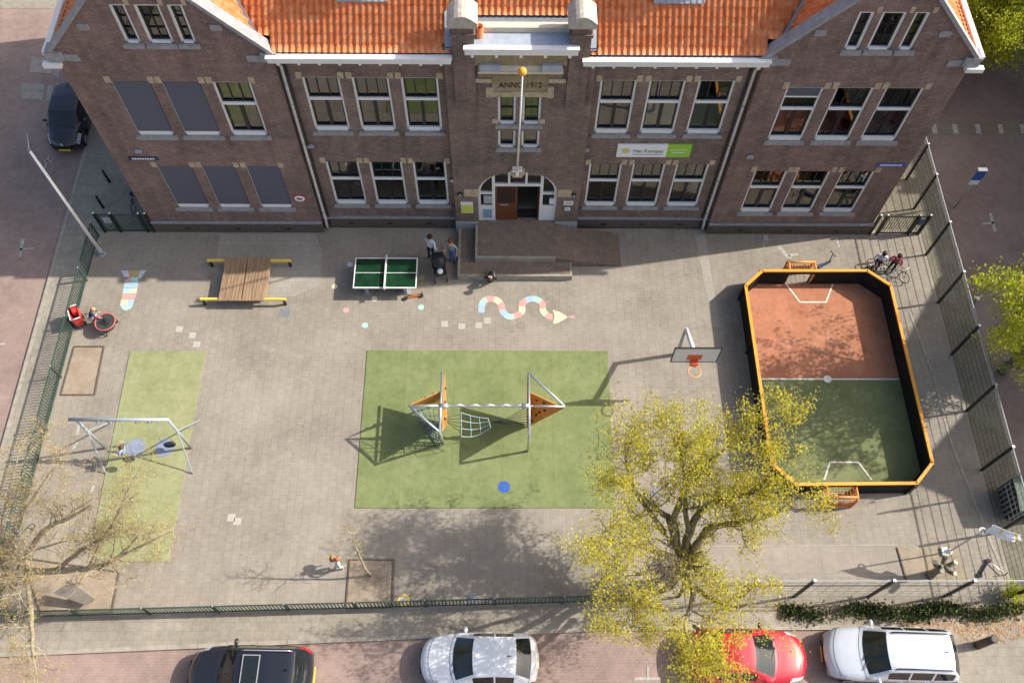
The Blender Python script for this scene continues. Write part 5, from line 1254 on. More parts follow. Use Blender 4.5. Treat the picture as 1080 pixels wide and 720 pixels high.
def person(label, loc, rz, h, pose, c, group=None, cat='person'):
    t = thing('person', label, cat, loc, rz, group)
    lean = R(pose.get('lean', 0)); hip = pose.get('hip', .52)*h; hy = pose.get('hipy', 0)*h
    def up(x, y, z):                       # upper-body point, leaned forward (+y) about the hip
        y, z = y*h, z*h; dz = z-.52*h
        return Vector((x*h, hy+y*math.cos(lean)+dz*math.sin(lean), hip+dz*math.cos(lean)-y*math.sin(lean)))
    J, rad, seg = {}, {}, {}
    def j(n, v, r_, s_): J[n] = v; rad[n] = r_*h if not isinstance(r_, tuple) else (r_[0]*h, r_[1]*h); seg[n] = s_
    j('pelvis', up(0,0,.52), (.080,.062), 'pants'); j('waist', up(0,0,.62), (.070,.055), 'shirt'); j('chest', up(0,.005,.74), (.088,.062), 'shirt')
    j('neck', up(0,.0,.835), .030, 'skin'); j('jaw', up(0,.012,.875), .045, 'skin'); j('head', up(0,.010,.925), (.052,.060), 'skin'); j('crown', up(0,0,.972), .040, 'skin'); j('nose', up(0,.075,.915), .010, 'skin')
    bones = [('pelvis','waist'),('waist','chest'),('chest','neck'),('neck','jaw'),('jaw','head'),('head','crown'),('head','nose')]
    for s_, sd_ in ((1,'R'),(-1,'L')):
        j('sh'+sd_, up(.115*s_,0,.80), .036, 'shirt')
        hd = pose.get('hand'+sd_, (.16*s_,.03,.47)); el = pose.get('elbow'+sd_, (.155*s_,-.02,.63))
        e_ = up(*el); w_ = up(*hd) if not pose.get('abs') else Vector((hd[0]*h, hd[1]*h, hd[2]*h))
        j('el'+sd_, e_, .026, c.get('sleeve','shirt')); j('wr'+sd_, w_, .018, 'skin'); d = (w_-e_).normalized()
        j('pa'+sd_, w_+d*.035*h, (.020,.011), 'skin'); bones += [('chest','sh'+sd_),('sh'+sd_,'el'+sd_),('el'+sd_,'wr'+sd_),('wr'+sd_,'pa'+sd_)]
        sidev = d.orthogonal().normalized(); cur = d.cross(sidev)
        for q, ln in enumerate((.040,.046,.044,.034)):
            a = w_+d*.052*h+sidev*(q-1.5)*.0105*h; b = a+(d*.7+cur*.5).normalized()*ln*.6*h
            j('f%d%s' % (q, sd_), a, .0058, 'skin'); j('g%d%s' % (q, sd_), b, .0050, 'skin'); bones += [('pa'+sd_,'f%d%s' % (q, sd_)), ('f%d%s' % (q, sd_),'g%d%s' % (q, sd_))]
        j('th'+sd_, w_+d*.03*h+sidev*.030*h, .006, 'skin'); bones.append(('pa'+sd_,'th'+sd_))
        hp_ = Vector((.052*s_*h, hy, hip-.03*h)); kn = pose.get('knee'+sd_, (.058*s_,.01,.28)); ft = pose.get('foot'+sd_, (.06*s_,-.01,.045))
        j('hp'+sd_, hp_, .052, 'pants'); j('kn'+sd_, Vector(kn)*h, .036, 'pants'); j('an'+sd_, Vector(ft)*h, .026, c.get('sock','pants')); j('to'+sd_, Vector((ft[0]*h, (ft[1]+.085)*h, (ft[2]-.02)*h)), .021, 'shoe')
        bones += [('pelvis','hp'+sd_),('hp'+sd_,'kn'+sd_),('kn'+sd_,'an'+sd_),('an'+sd_,'to'+sd_)]
    m2 = skin_body(J, bones, rad)
    keys_ = ['skin','shirt','pants','shoe']; mats = [M_SKIN, c['shirt'], c['pants'], c.get('shoe', M_RUBBER)]
    m2.materials.clear()
    for q in mats: m2.materials.append(q)
    for p in m2.polygons:
        best, bn = 1e9, 'skin'
        for a, b in bones:
            A, B = J[a], J[b]; ab = B-A; tt_ = max(0, min(1, (p.center-A).dot(ab)/max(1e-9, ab.length_squared))); dd = (p.center-(A+ab*tt_)).length
            if dd < best: best = dd; bn = seg[a] if tt_ < .5 else seg[b]
        p.material_index = keys_.index(bn); p.use_smooth = True
    ob = bpy.data.objects.new('body', m2); COL.objects.link(ob); ob.parent = t
    # hair
    hc = J['head']; fwd = up(0,1,.925)-up(0,0,.925); fwd.normalize(); upv = (J['crown']-J['jaw']).normalized()
    k = MB(); ctr = hc-fwd*.012*h+upv*.022*h; k.ball((0,0,0), .070*h, .076*h, .066*h, 14, 8)
    rt_ = fwd.cross(upv).normalized(); Mx = Matrix((( *rt_, 0), (*fwd, 0), (*upv, 0), (0,0,0,1))).transposed(); Mx.translation = ctr
    k.xf(Mx)
    if c.get('long'):
        k.tube([hc-fwd*.055*h+upv*.02*h, hc-fwd*.085*h-upv*.06*h, hc-fwd*.085*h-upv*.17*h], [.05*h,.045*h,.02*h], 10)
    k.build('hair', c['hair'], t)
    k = MB()
    for s_ in (1,-1): k.ball(hc+fwd*.062*h+rt_*.022*h*s_-upv*.002*h, .0075*h, None, None, 6, 4)
    k.build('eyes', M_BLACK, t)
    k = MB(); k.ball(hc+fwd*.058*h-upv*.042*h, .015*h, .008*h, .005*h, 8, 4); k.build('mouth', plain('lips', (.42,.17,.15), .5, var=0), t)
    return t
def cloth(n, c): return plain('cloth_'+n, c, .85, var=.12, scale=25)
HB, HBR, HBL = plain('dark_hair', (.02,.014,.01), .6, var=.2), plain('brown_hair', (.12,.055,.025), .6, var=.2), plain('blond_hair', (.46,.31,.14), .6, var=.2)
person('person in a white blue patterned shirt and black trousers standing by the green table', G(455,273), R(-30), 1.70, dict(lean=6, handR=(.20,.02,.56), elbowR=(.22,-.08,.66), handL=(-.12,.17,.62), elbowL=(-.18,.02,.64)), dict(shirt=cloth('white_blue', (.48,.55,.66)), pants=cloth('black', (.012,.012,.014)), hair=HB))
person('long haired person in a grey top and blue jeans beside the entrance steps', G(477.5,275), R(150), 1.66, dict(lean=4, handR=(.10,.15,.66), elbowR=(.16,.0,.64)), dict(shirt=cloth('grey', (.30,.33,.38)), pants=cloth('denim', (.08,.14,.32)), hair=HBR, long=True))
person('person in black crouching on the ground before the lower entrance step', G(518,294), R(175), 1.72, dict(hip=.24, lean=62, hipy=-.05, kneeR=(.09,.14,.24), kneeL=(-.09,.14,.24), footR=(.08,.0,.045), footL=(-.08,.0,.045), handR=(.10,.20,.56), elbowR=(.14,.10,.66), handL=(-.10,.20,.56), elbowL=(-.14,.10,.66)), dict(shirt=cloth('black2', (.016,.014,.014)), pants=cloth('grey_light', (.35,.35,.36)), hair=HB))
person('child in blue and white sitting on the left swing seat', G(131,477,.75)-Vector((0,0,.14)), R(75), 1.35, dict(hip=.18, lean=-14, kneeR=(.08,.22,.20), kneeL=(-.08,.22,.20), footR=(.08,.40,.10), footL=(-.08,.40,.10), handR=(.2,.10,.72), elbowR=(.2,.02,.66), handL=(-.2,.10,.72), elbowL=(-.2,.02,.66)), dict(shirt=cloth('sky', (.30,.42,.66)), pants=cloth('sand', (.50,.42,.34)), hair=HBR))
person('child in white with teal shorts walking near the sapling pit', G(358,599.5), R(-60), 1.22, dict(lean=14, kneeR=(.06,.10,.27), footR=(.06,.08,.045), kneeL=(-.06,.02,.27), footL=(-.06,-.16,.06), handR=(.16,.16,.58), elbowR=(.17,.02,.62), handL=(-.14,.14,.60), elbowL=(-.16,0,.62)), dict(shirt=cloth('white_tee', (.72,.70,.66)), pants=cloth('teal', (.05,.42,.36)), hair=plain('ginger_hair', (.40,.14,.05), .6, var=.2), sock='skin'))
person('blond child in a navy jacket leaning forward onto the red cargo trike', G(101,342), R(-70), 1.25, dict(lean=38, handR=(.12,.28,.66), elbowR=(.15,.14,.68), handL=(-.12,.28,.66), elbowL=(-.15,.14,.68)), dict(shirt=cloth('navy', (.025,.035,.09)), pants=cloth('grey2', (.30,.28,.28)), hair=HBL))
person('child in a white blue shirt standing with a bicycle at the court corner', G(921,284), R(160), 1.5, dict(lean=12, handR=(.15,.20,.62), elbowR=(.17,.04,.64), handL=(-.15,.2,.62), elbowL=(-.17,.04,.64)), dict(shirt=cloth('white_blue2', (.52,.56,.68)), pants=cloth('black3', (.014,.014,.02)), hair=HB))
person('child in a pink red jacket and black trousers beside the court corner', G(937,286.5), R(150), 1.5, dict(lean=12, handR=(.15,.18,.60), elbowR=(.17,.04,.64), handL=(-.15,.18,.60), elbowL=(-.17,.04,.64)), dict(shirt=cloth('crimson', (.36,.04,.09)), pants=cloth('black4', (.014,.016,.018)), hair=HB))
t = thing('backpack', 'orange backpack carried by the child in teal shorts', 'backpack', G(355,594,.0)+Vector((0,0,.66)), R(-60))
k = MB(); k.smooth = True; k.ball((0,-.02,.12), .14, .09, .19, 12, 8); k.build('bag', plain('tan_orange_cloth', (.50,.22,.05), .8), t)
k = MB(); k.ball((0,-.10,.06), .10, .05, .09, 10, 6); k.build('pocket', plain('dark_orange_cloth', (.34,.13,.03), .8), t)

# ================================================================== bikes, scooters, stroller
def wheel_on(t, c, r, w_, axis='y', spokes=10):
    c = Vector(c); nrm = (0,1,0) if axis == 'y' else (1,0,0)
    k = MB(); k.ring(c, r, w_, 24, 6, nrm); wh = k.build('wheel', M_RUBBER, t)
    k = MB(); k.ring(c, r-w_*1.1, w_*.45, 24, 5, nrm)
    for i in range(spokes):
        a = 2*math.pi*i/spokes; d = Vector((math.cos(a),0,math.sin(a))) if axis == 'y' else Vector((0,math.cos(a),math.sin(a))); k.tube([c, c+d*(r-w_)], .003, 4, False)
    k.build('rim', M_STEEL, wh); return wh
def bicycle(label, loc, rz, s, mat, lean=0, group=None):
    t = thing('bicycle', label, 'bicycle', loc, rz, group); t.rotation_euler = (R(lean), 0, rz)
    r = .33*s; wb = 1.05*s; A = Vector((-wb/2,0,r)); B = Vector((wb/2,0,r)); bb = Vector((-.08*s,0,.28*s)); st = Vector((-.22*s,0,.78*s)); hd = Vector((wb/2-.14*s,0,.78*s))
    wheel_on(t, A, r, .02*s); wheel_on(t, B, r, .02*s)
    k = MB()
    for a, b in ((A,bb),(A,st-Vector((0,0,.1*s))),(bb,st),(bb,hd-Vector((0,0,.12*s))),(st-Vector((0,0,.06*s)),hd)): k.tube([a,b], .016*s, 7)
    fr_ = k.build('frame', mat, t); k = MB(); k.tube([hd+Vector((-.02*s,0,.06*s)), B], .016*s, 7); k.build('fork', mat, t)
    k = MB(); h0 = hd+Vector((-.03*s,0,.16*s)); k.tube([hd,h0], .014*s, 6); k.tube(cat([tuple(h0+Vector((-.14*s,.28*s,.0))),tuple(h0+Vector((0,.16*s,.02*s))),tuple(h0),tuple(h0+Vector((0,-.16*s,.02*s))),tuple(h0+Vector((-.14*s,-.28*s,0)))], 4), .012*s, 6); k.build('handlebar', M_STEEL, t)
    k = MB(); k.ball(st+Vector((-.02*s,0,.05*s)), .13*s, .075*s, .03*s, 10, 6); k.build('saddle', M_RUBBER, t)
    k = MB(); k.tube([bb+Vector((0,-.07*s,0)), bb+Vector((0,.07*s,0))], .05*s, 10); k.tube([bb+Vector((.02,-.12*s,-.16*s)), bb+Vector((0,-.07*s,0))], .01*s, 5); k.tube([bb+Vector((-.02,.12*s,.16*s)), bb+Vector((0,.07*s,0))], .01*s, 5); k.build('crank', M_STEEL, t)
    return t
bicycle('dark bicycle parked against the school side by the three bollards', G(143,212), R(95), 1.0, M_BLACK, 8)
bicycle('black child bicycle held at the court corner by the child in white', G(929,286), R(-35), .82, M_BLACK, 5)
bicycle('small dark bicycle on the pavement right of the court corner', G(944,289), R(-60), .78, plain('dark_blue_frame', (.03,.04,.08), .4), -6)
bicycle('maroon child bicycle lying in shadow just left of the child in white', G(912,284), R(15), .70, plain('maroon_frame', (.16,.03,.03), .4), 20)
bicycle('grey bicycle leaning by the trunk of the bare tree', G(22,574), R(60), .95, M_LEADD, 10)
t = thing('cargo_trike', 'red rimmed cargo trike with round dark tub on the yard near the left fence', 'cargo bike', G(116,346), R(-25)); t.scale = (.85,.85,.85)
k = MB(); k.tube([(0,0,.25),(0,0,.62)], [.34,.46], 18); k.build('tub', plain('dark_tub', (.045,.05,.05), .6), t)
k = MB(); k.ring((0,0,.63), .47, .03, 28, 8); k.build('tub_rim', plain('faded_red', (.60,.13,.11), .5), t)
k = MB(); k.box(-.22,.22,-.16,.16,.60,.66); k.ball((.05,.05,.66), .16, .13, .06, 10, 5); k.build('dark_load', M_RUBBER, t)
for y in (-.42, .42): wheel_on(t, (0,y,.24), .24, .025)
wheel_on(t, (-1.05,0,.28), .28, .022)
k = MB(); k.tube([(-1.05,0,.28),(-.75,0,.40),(-.35,0,.32)], .025, 8); k.tube([(-.75,0,.4),(-.82,0,.78)], .02, 7); k.tube([(-.35,0,.32),(-.45,0,.88)], .02, 7); k.build('frame', M_REDP, t)
k = MB(); k.tube([(-.5,-.30,.9),(-.42,0,.92),(-.5,.30,.9)], .016, 6); k.build('handlebar', M_STEEL, t); k = MB(); k.ball((-.84,0,.81), .13, .08, .035, 10, 5); k.build('saddle', M_WHITE, t)
def scooter(label, loc, rz, deckmat, lying=False, folded=False):
    t = thing('kick_scooter', label, 'scooter', loc, rz)
    if lying: t.rotation_euler = (R(84), 0, rz); t.location.z += .06
    k = MB(); k.box(-.30,.22,-.06,.06,.085,.115); k.build('deck', deckmat, t)
    for x in (-.36,.32):
        k = MB(); k.tube([(x,-.02,.09),(x,.02,.09)], .09, 14); k.build('wheel', M_RUBBER, t)
    hx, hz = (.24, .78) if not folded else (-.42, .19)
    k = MB(); k.tube([(.22,0,.1),(.30,0,.16),(hx,0,hz)], .02, 8); k.build('stem', M_STEEL if deckmat is M_BLACK else deckmat, t)
    k = MB(); k.tube([(hx,-.16,hz),(hx,.16,hz)], .016, 7); k.build('handlebar', M_BLACK, t)
    for s_ in (-1, 1):
        k = MB(); k.tube([(hx,s_*.12,hz),(hx,s_*.18,hz)], .022, 7); k.build('grip', M_RUBBER, t)
    return t
scooter('folded orange kick scooter lying beside the table tennis table', G(436,316), R(192), plain('orange_scooter', (.62,.20,.05), .5), True, True)
scooter('dark kick scooter lying on the paving beside the right soil pit', G(1035,597), R(50), M_BLACK, True)
scooter('blue kick scooter standing behind the school end goal cage', G(868,280.5), R(30), plain('blue_scooter', (.025,.035,.10), .5))
t = thing('stroller', 'black stroller with white cushion left of the entrance steps', 'stroller', G(464,288), R(-80))
k = MB(); k.smooth = True; k.tube(cat([(-.30,0,.95),(-.18,0,1.10),(.0,0,1.12),(.15,0,1.02)], 4), [.30]*12+[.28], 10, False) if False else k.ball((-.12,0,.82), .38, .33, .30, 14, 8); k.build('hood', M_BLACK, t)
k = MB(); k.box(-.25,.42,-.27,.27,.42,.56); k.slab([(-.28,-.22,.5),(-.28,.22,.5),(-.42,.22,.95),(-.42,-.22,.95)], .05); k.build('seat', M_RUBBER, t)
k = MB(); k.ball((.30,0,.62), .15, .13, .07, 10, 6); k.build('cushion', M_SIGNW, t)
k = MB()
for s_ in (-.24,.24): k.tube([(-.72,s_,1.02),(-.30,s_,.55),(.42,s_,.14)], .016, 6); k.tube([(.0,s_,.5),(-.38,s_,.14)], .016, 6)
k.tube([(-.72,-.24,1.02),(-.72,.24,1.02)], .02, 6); k.build('frame', M_LEADD, t)
for x in (.42,-.38):
    for s_ in (-.26,.26): wheel_on(t, (x,s_,.13), .12, .02, spokes=6)
# ================================================================== trees
def grow(seed, limbs, o):
    """limbs: list of (points, radii). returns (wood MB, leaf points)"""
    rg = random.Random(seed); wood = MB(); leaves = []
    def rv(): return Vector((rg.gauss(0,1), rg.gauss(0,1), rg.gauss(0,1))).normalized()
    def branch(p, d, ln, r, depth):
        n_ = 5 if depth < 2 else 3; pts = [Vector(p)]; d = d.normalized()
        for i in range(n_):
            d = (d+rv()*o['wob']+Vector((0,0,o['up']))).normalized(); pts.append(pts[-1]+d*(ln/n_))
        wood.tube(pts, [r*(1-.75*i/n_) for i in range(n_+1)], 6 if depth < 2 else (4 if depth < 3 else 3), False)
        if depth < o['depth']:
            nb = o['nb'][depth]
            for i in range(nb):
                u = rg.uniform(.25, 1.0); q = pts[min(n_, int(u*n_))]; dd = (d*.75+rv()*1.0+Vector((0,0,o['up']))).normalized()
                branch(q, dd, ln*rg.uniform(.42,.68), r*.5, depth+1)
        if depth >= o['leafd']:
            for q in pts[1:]: leaves.append((q, depth))
    for pts, rads in limbs:
        pp = cat([tuple(p) for p in pts], 4); n_ = len(pp); rr = [lerp_list(rads, i/(n_-1)) for i in range(n_)]
        pp = [Vector(p)+rv()*rr[i]*.35 for i, p in enumerate(pp)]
        wood.tube(pp, rr, 9, True)
        for i in range(n_):
            f = i/(n_-1)
            if f < o.get('bare', .3): continue
            for _ in range(o['side'] if i < n_-1 else o['side']+2):
                if rg.random() > o.get('prob', 1): continue
                d = (pp[min(i+1, n_-1)]-pp[max(0, i-1)]).normalized(); dd = (d*.45+rv()).normalized()
                branch(pp[i], dd, o['len']*rg.uniform(.6,1.15), max(.012, rr[i]*.35), 0)
    return wood, leaves
def lerp_list(l, f):
    x = f*(len(l)-1); i = min(len(l)-2, int(x)) if len(l) > 1 else 0; return l[i]+(l[i+1]-l[i])*(x-i) if len(l) > 1 else l[0]
def crown(name, leaves, n, size, spread, mat, seed, parent, tone=(.0,1.0), stretch=1.0, cap=None):
    rg = random.Random(seed); k = MB(); at = []
    lows = [q.z for q, _ in leaves]; zl, zh = min(lows), max(lows)
    for q, _ in leaves:
        base = rg.gauss(.5, .16)
        for i in range(n):
            c = q+Vector((rg.gauss(0,spread), rg.gauss(0,spread), rg.gauss(0,spread*.8)))
            if c.z < .15: continue
            s_ = size*rg.uniform(.55,1.25); a = Vector((rg.gauss(0,1), rg.gauss(0,1), rg.gauss(0,.6))).normalized(); b = a.orthogonal().normalized()
            ang = rg.uniform(0, 6.28); e = a.cross(b); b = b*math.cos(ang)+e*math.sin(ang); e = a.cross(b)
            k.add([c-b*s_*.5*stretch, c+e*s_*.34, c+b*s_*.5*stretch, c-e*s_*.34], [(0,1,2,3)]); at.append(max(0, min(1, base+rg.gauss(0,.18))))
    return k.build(name, mat, parent, True, attr=at)
def treething(name, label, base, limbs, o, leaf, group=None, bark=M_BARK):
    t = thing(name, label, 'tree', tuple(base), 0, group); w_, lv = grow(o['seed'], limbs, o)
    w_.build('trunk', bark, t, True)
    if leaf: crown('crown', lv, leaf['n'], leaf['size'], leaf['spread'], leaf['mat'], o['seed']+1, t, stretch=leaf.get('st', 1))
    return t, lv
# the big budding tree in front
B0 = Vector((5.95,7.62,0))
def gl(*l): return [G(x, y, z) for x, y, z in l]
F0 = [B0, Vector((5.98,7.66,1.2)), Vector((6.0,7.72,2.3)), G(719,588,2.8)]
limbs = [(F0, [.30,.22,.20,.18]),
 (gl((719,588,2.8),(709,555,4.0),(722,511,5.3),(719,482,6.2),(716,455,6.8)), [.14,.12,.09,.06,.03]),
 (gl((722,590,2.7),(725,556,4.0),(722,522,5.0),(735,490,6.0),(748,466,6.6)), [.10,.09,.07,.04,.02]),
 (gl((724,592,2.7),(727,560,3.8),(744,536,4.5),(767,525,5.2),(794,519,5.9),(815,500,6.4)), [.15,.135,.12,.10,.06,.03]),
 (gl((727,598,2.6),(734,575,3.4),(750,556,4.0),(780,551,4.6),(811,543,5.3),(836,528,5.9)), [.14,.125,.115,.09,.06,.03]),
 (gl((718,588,2.8),(707,550,3.8),(694,538,4.5),(680,525,5.2),(655,508,6.0)), [.14,.11,.09,.06,.02]),
 (gl((716,590,2.7),(690,580,4.2),(662,572,5.2),(632,566,5.9)), [.13,.10,.06,.02]),
 (gl((716,595,2.6),(690,622,3.8),(670,640,4.6),(660,655,5.0)), [.12,.09,.06,.02]),
 (gl((720,600,2.5),(730,618,3.8),(728,642,4.8),(722,662,5.3),(735,688,5.6)), [.15,.11,.08,.05,.02]),
 (gl((728,615,3.0),(752,632,4.4),(775,640,5.0),(792,636,5.3)), [.10,.07,.05,.02]),
 (gl((700,560,3.6),(672,520,5.3),(660,485,6.1),(668,462,6.5)), [.09,.07,.04,.02]),
 (gl((722,515,5.1),(752,482,6.0),(790,462,6.6),(826,452,7.0)), [.07,.05,.04,.02]),
 (gl((732,660,4.8),(748,676,5.3),(742,698,5.4)), [.06,.04,.02]),
 (gl((700,600,3.5),(665,605,4.8),(640,598,5.5)), [.08,.05,.02])]
main, mleaves = treething('budding_tree', 'large tree with yellow green spring leaves at the front fence over the red car', B0, limbs,
    dict(seed=5, wob=.34, up=.07, depth=2, nb=[5,4], leafd=1, side=2, len=1.45, bare=.44, prob=.70), dict(n=3, size=.085, spread=.10, mat=M_LEAF))
t = thing('bird_nest', 'dark twiggy nest in the crown of the large budding tree', 'nest', tuple(G(697,598,5.0)))
rg = random.Random(3); k = MB()
for i in range(150):
    c = Vector((rg.gauss(0,.26), rg.gauss(0,.30), rg.gauss(0,.10))); d = Vector((rg.gauss(0,1), rg.gauss(0,1), rg.gauss(0,.3))).normalized()*rg.uniform(.12,.3); k.tube([c-d, c+d], .010, 3, False)
k.build('twigs', M_LOG, t)
# bare yellow-budded tree at the left corner
def radial(base, h, n, seed, rad, r0, tilt=.8, curve=.4, z0=2.6):
    rg = random.Random(seed); base = Vector(base); L_ = [([base, base+Vector((rg.uniform(-.1,.1),rg.uniform(-.1,.1),z0*.5)), base+Vector((0,0,z0))], [r0,r0*.85,r0*.75])]
    for i in range(n):
        a = 2*math.pi*(i+rg.uniform(-.25,.25))/n; rr = rad*rg.uniform(.7,1.05); zt_ = h*rg.uniform(.70,1.0); d = Vector((math.cos(a),math.sin(a),0))
        if i % 4 == 3: rr *= .35; zt_ = h
        p0 = base+Vector((0,0,z0*rg.uniform(.8,1.0))); L_.append(([p0, p0+d*rr*.3+Vector((0,0,(zt_-z0)*.35)), p0+d*rr*.65+Vector((0,0,(zt_-z0)*.7)), p0+d*rr+Vector((0,0,zt_-z0))], [r0*.48,r0*.34,r0*.2,r0*.06]))
    return L_
Lb = Vector((-17.35,7.75,0))
lb = radial(Lb, 6.4, 10, 21, 4.4, .18, z0=2.2)
lb += [(gl((28,603,2.4),(73,600,3.2),(105,597,3.9),(123,588,4.4),(150,560,5.2)), [.12,.11,.09,.06,.02]), (gl((60,600,3.0),(85,580,3.9),(110,566,4.6),(130,530,5.2),(140,505,5.6)), [.08,.07,.05,.04,.02]),
       (gl((28,610,2.5),(33,650,3.4),(35,690,4.2),(40,722,4.8)), [.08,.065,.05,.02]), (gl((120,590,4.3),(150,575,5.0),(180,560,5.5)), [.05,.03,.015]), (gl((20,600,2.4),(45,560,3.8),(75,545,4.6),(100,530,5.2)), [.10,.08,.06,.02])]
treething('bare_tree', 'nearly bare tree with yellow buds at the left corner of the yard', Lb, lb,
    dict(seed=22, wob=.35, up=.10, depth=3, nb=[4,4,3], leafd=3, side=2, len=1.25, bare=.36, prob=.95), dict(n=1, size=.036, spread=.04, mat=M_BUD, st=1.3), bark=M_BARKP)
# trees on the right street
def roundtree(label, base, h, rad, seed, leaf, side=2, ln=1.5):
    return treething('street_tree', label, base, radial(base, h, 9, seed, rad, .2, z0=h*.30), dict(seed=seed, wob=.3, up=.08, depth=2, nb=[4,3], leafd=1, side=side, len=ln, bare=.3, prob=.85), leaf)
roundtree('fresh green street tree cut by the right picture edge beside the tall fence', G(1058,391), 7.6, 2.9, 31, dict(n=3, size=.12, spread=.13, mat=M_LEAFG))
roundtree('bright green street tree beyond the right school corner at the top', Vector((23.6,33.3,0)), 5.4, 2.9, 41, dict(n=5, size=.13, spread=.20, mat=M_LEAFG), 2, 1.7)
roundtree('second bright green tree behind the one at the top right corner', Vector((27.5,34.5,0)), 5.6, 3.0, 43, dict(n=5, size=.13, spread=.20, mat=M_LEAFG), 2, 1.7)
# sapling
sb = G(390.5,607); treething('sapling', 'thin leaning sapling in the square soil pit near the front fence', sb, [([sb, sb+Vector((-.10,.12,1.2)), sb+Vector((-.22,.42,2.6)), sb+Vector((-.2,.6,3.3))], [.045,.035,.025,.01])],
    dict(seed=51, wob=.3, up=.12, depth=2, nb=[3,3], leafd=1, side=2, len=.65, bare=.45), dict(n=1, size=.032, spread=.05, mat=M_BUD), bark=M_BARKP)
# hedge in front of the tall fence
hg = thing('hedge', 'low dark green hedge strip along the tall front fence', 'hedge', (14,6.55,0))
rg = random.Random(8); k = MB(); at = []
for i in range(11000):
    x = rg.uniform(9.9, 19.5)
    if rg.random() > .55+.45*math.sin(x*1.7+.6)*math.sin(x*.9): continue
    ramp_ = min(1, (x-9.7)/1.2); e = (x-14)/6
    y = 6.60+rg.gauss(0,.15)+.10*math.sin(x*2.1)+(.12 if x > 17.6 else 0)*rg.random(); z = abs(rg.gauss(0,.17))*ramp_+.06+.10*math.sin(x*3.3)*ramp_
    if z < .02: z = .03
    c = Vector((x,y,z)); s_ = rg.uniform(.05,.13); a = Vector((rg.gauss(0,1),rg.gauss(0,1),rg.gauss(.6,.8))).normalized(); b = a.orthogonal().normalized(); e_ = a.cross(b)
    k.add([c-b*s_*.5,c+e_*s_*.35,c+b*s_*.5,c-e_*s_*.35], [(0,1,2,3)]); at.append(max(0,min(1,rg.gauss(.32,.2)+(.35 if x > 16.8 else 0)*rg.random())))
k.build('leaves', M_HEDGE, hg, True, attr=at)
k = MB()
for i in range(90):
    x = rg.uniform(10, 19.4); y = 6.62+rg.gauss(0,.1); k.tube([(x,y,0),(x+rg.uniform(-.1,.1),y+rg.uniform(-.1,.1),.4)], .010, 4, False)
k.build('stems', M_LOG, hg, True)
sheet([(9.7,6.32),(19.6,6.38),(19.6,6.95),(9.7,6.9)], .003, 'hedge_bed', M_SOIL, .02)
# ivy-like shrub at the right end and small street plants
sh = thing('shrub', 'small bright green shrub at the right end of the dark hedge', 'shrub', tuple(G(1063,627)))
lv = [(G(1063,627)+Vector((rg.gauss(0,.25),rg.gauss(0,.22),.25+abs(rg.gauss(0,.25)))),0) for _ in range(60)]
crown('leaves', lv, 8, .11, .10, M_LEAFG, 77, sh)
k = MB()
for q, _ in lv[:14]: k.tube([Vector(sh.location), q], .012, 4, False)
k.build('stems', M_LOG, sh, True)
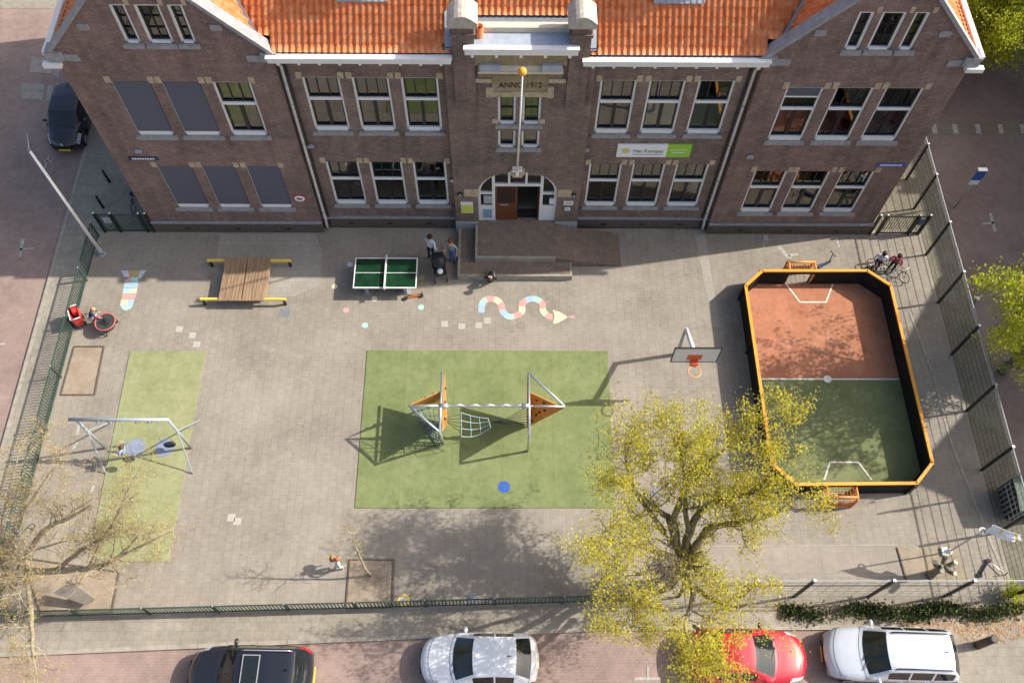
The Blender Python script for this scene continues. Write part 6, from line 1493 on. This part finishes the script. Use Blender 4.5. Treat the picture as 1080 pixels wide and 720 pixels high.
# ================================================================== houses across the right street (they shade it)
def house(x0, y0, y1, ze, za, label, ya=None, depth=9):
    ya = ya if ya is not None else (y0+y1)/2; t = thing('terraced_house', label, 'house', (x0,(y0+y1)/2,0))
    prof = [(y0,0),(y1,0),(y1,ze)]+([(ya,za)] if za > ze else [])+[(y0,ze)]; n_ = len(prof)
    k = MB(); k.add([(x0,y,z) for y,z in prof]+[(x0+depth,y,z) for y,z in prof], [tuple(range(n_)),tuple(range(n_,2*n_))[::-1]]+[(i,n_+i,n_+(i+1)%n_,(i+1)%n_) for i in range(n_)]); k.build('wall', M_BRICKW, t, True)
    k = MB()
    if za > ze:
        k.slab([(x0-.2,y0-.1,ze+.05),(x0+depth,y0-.1,ze+.05),(x0+depth,ya,za+.12),(x0-.2,ya,za+.12)], .1); k.slab([(x0-.2,y1+.1,ze+.05),(x0+depth,y1+.1,ze+.05),(x0+depth,ya,za+.12),(x0-.2,ya,za+.12)], .1)
    else: k.box(x0-.3,x0+depth,y0,y1,ze+.003,ze+.15)
    k.build('roof', M_TILE if za > ze else M_LEADD, t, True)
    for fl in (1.0, 4.2, 7.4):
        for f in (.3, .7):
            yc = y0+(y1-y0)*f; k = MB(); k.box(x0-.03,x0-.003,yc-.6,yc+.6,fl,fl+1.8); wn = k.build('window', M_WHITE, t, True); k = MB(); k.box(x0-.04,x0-.031,yc-.5,yc+.5,fl+.1,fl+1.7); k.build('pane', M_CGLASS, wn, True)
    k = MB(); k.box(x0-.05,x0-.003,y0+.4,y0+1.4,.0,.95); k.build('door', M_DOOR, t, True)
house(32, 12.2, 16.85, 10.55, 13.25, 'gabled brick house across the right street nearest the front road', 14.3)
house(32, 16.86, 22.8, 10.55, 12.75, 'second gabled brick house across the right street', 19.3)
house(32, 22.81, 40, 10.35, 10.35, 'long flat roofed brick house across the right street')
t = thing('chimney_stack', 'brick chimney standing on the flat roofed house', 'chimney', (32.4,27.9,10.5)); k = MB(); k.box(-.3,.3,-.4,.4,0,1.0); k.build('shaft', M_BRICKW, t); k = MB(); k.cyl((0,-.2,1.0), .1, .35); k.cyl((0,.2,1.0), .1, .35); k.build('chimney_pot', M_TILE, t)
# leftovers on the ground
k = MB(); rg = random.Random(5)
lit = MB(); lat = []
for i in range(900):
    y = rg.gauss(6.0,.25); x = rg.uniform(14.2,19.5); 
    c = Vector((x,y+.05,.006+.004*rg.random())); s_ = rg.uniform(.03,.07); a = rg.uniform(0,6.28); b = Vector((math.cos(a),math.sin(a),.2*rg.random()))*s_; e_ = Vector((-math.sin(a),math.cos(a),0))*s_*.6
    lit.add([c-b,c+e_,c+b,c-e_], [(0,1,2,3)]); lat.append(rg.random())
tag(lit.build('leaf_litter', leafmat('dry_leaves', (.22,.11,.05), (.34,.19,.09), (.44,.30,.16), 0), attr=lat), 'scattered dry brown leaves below the hedge on the pavement', 'leaf litter', None, 'stuff')
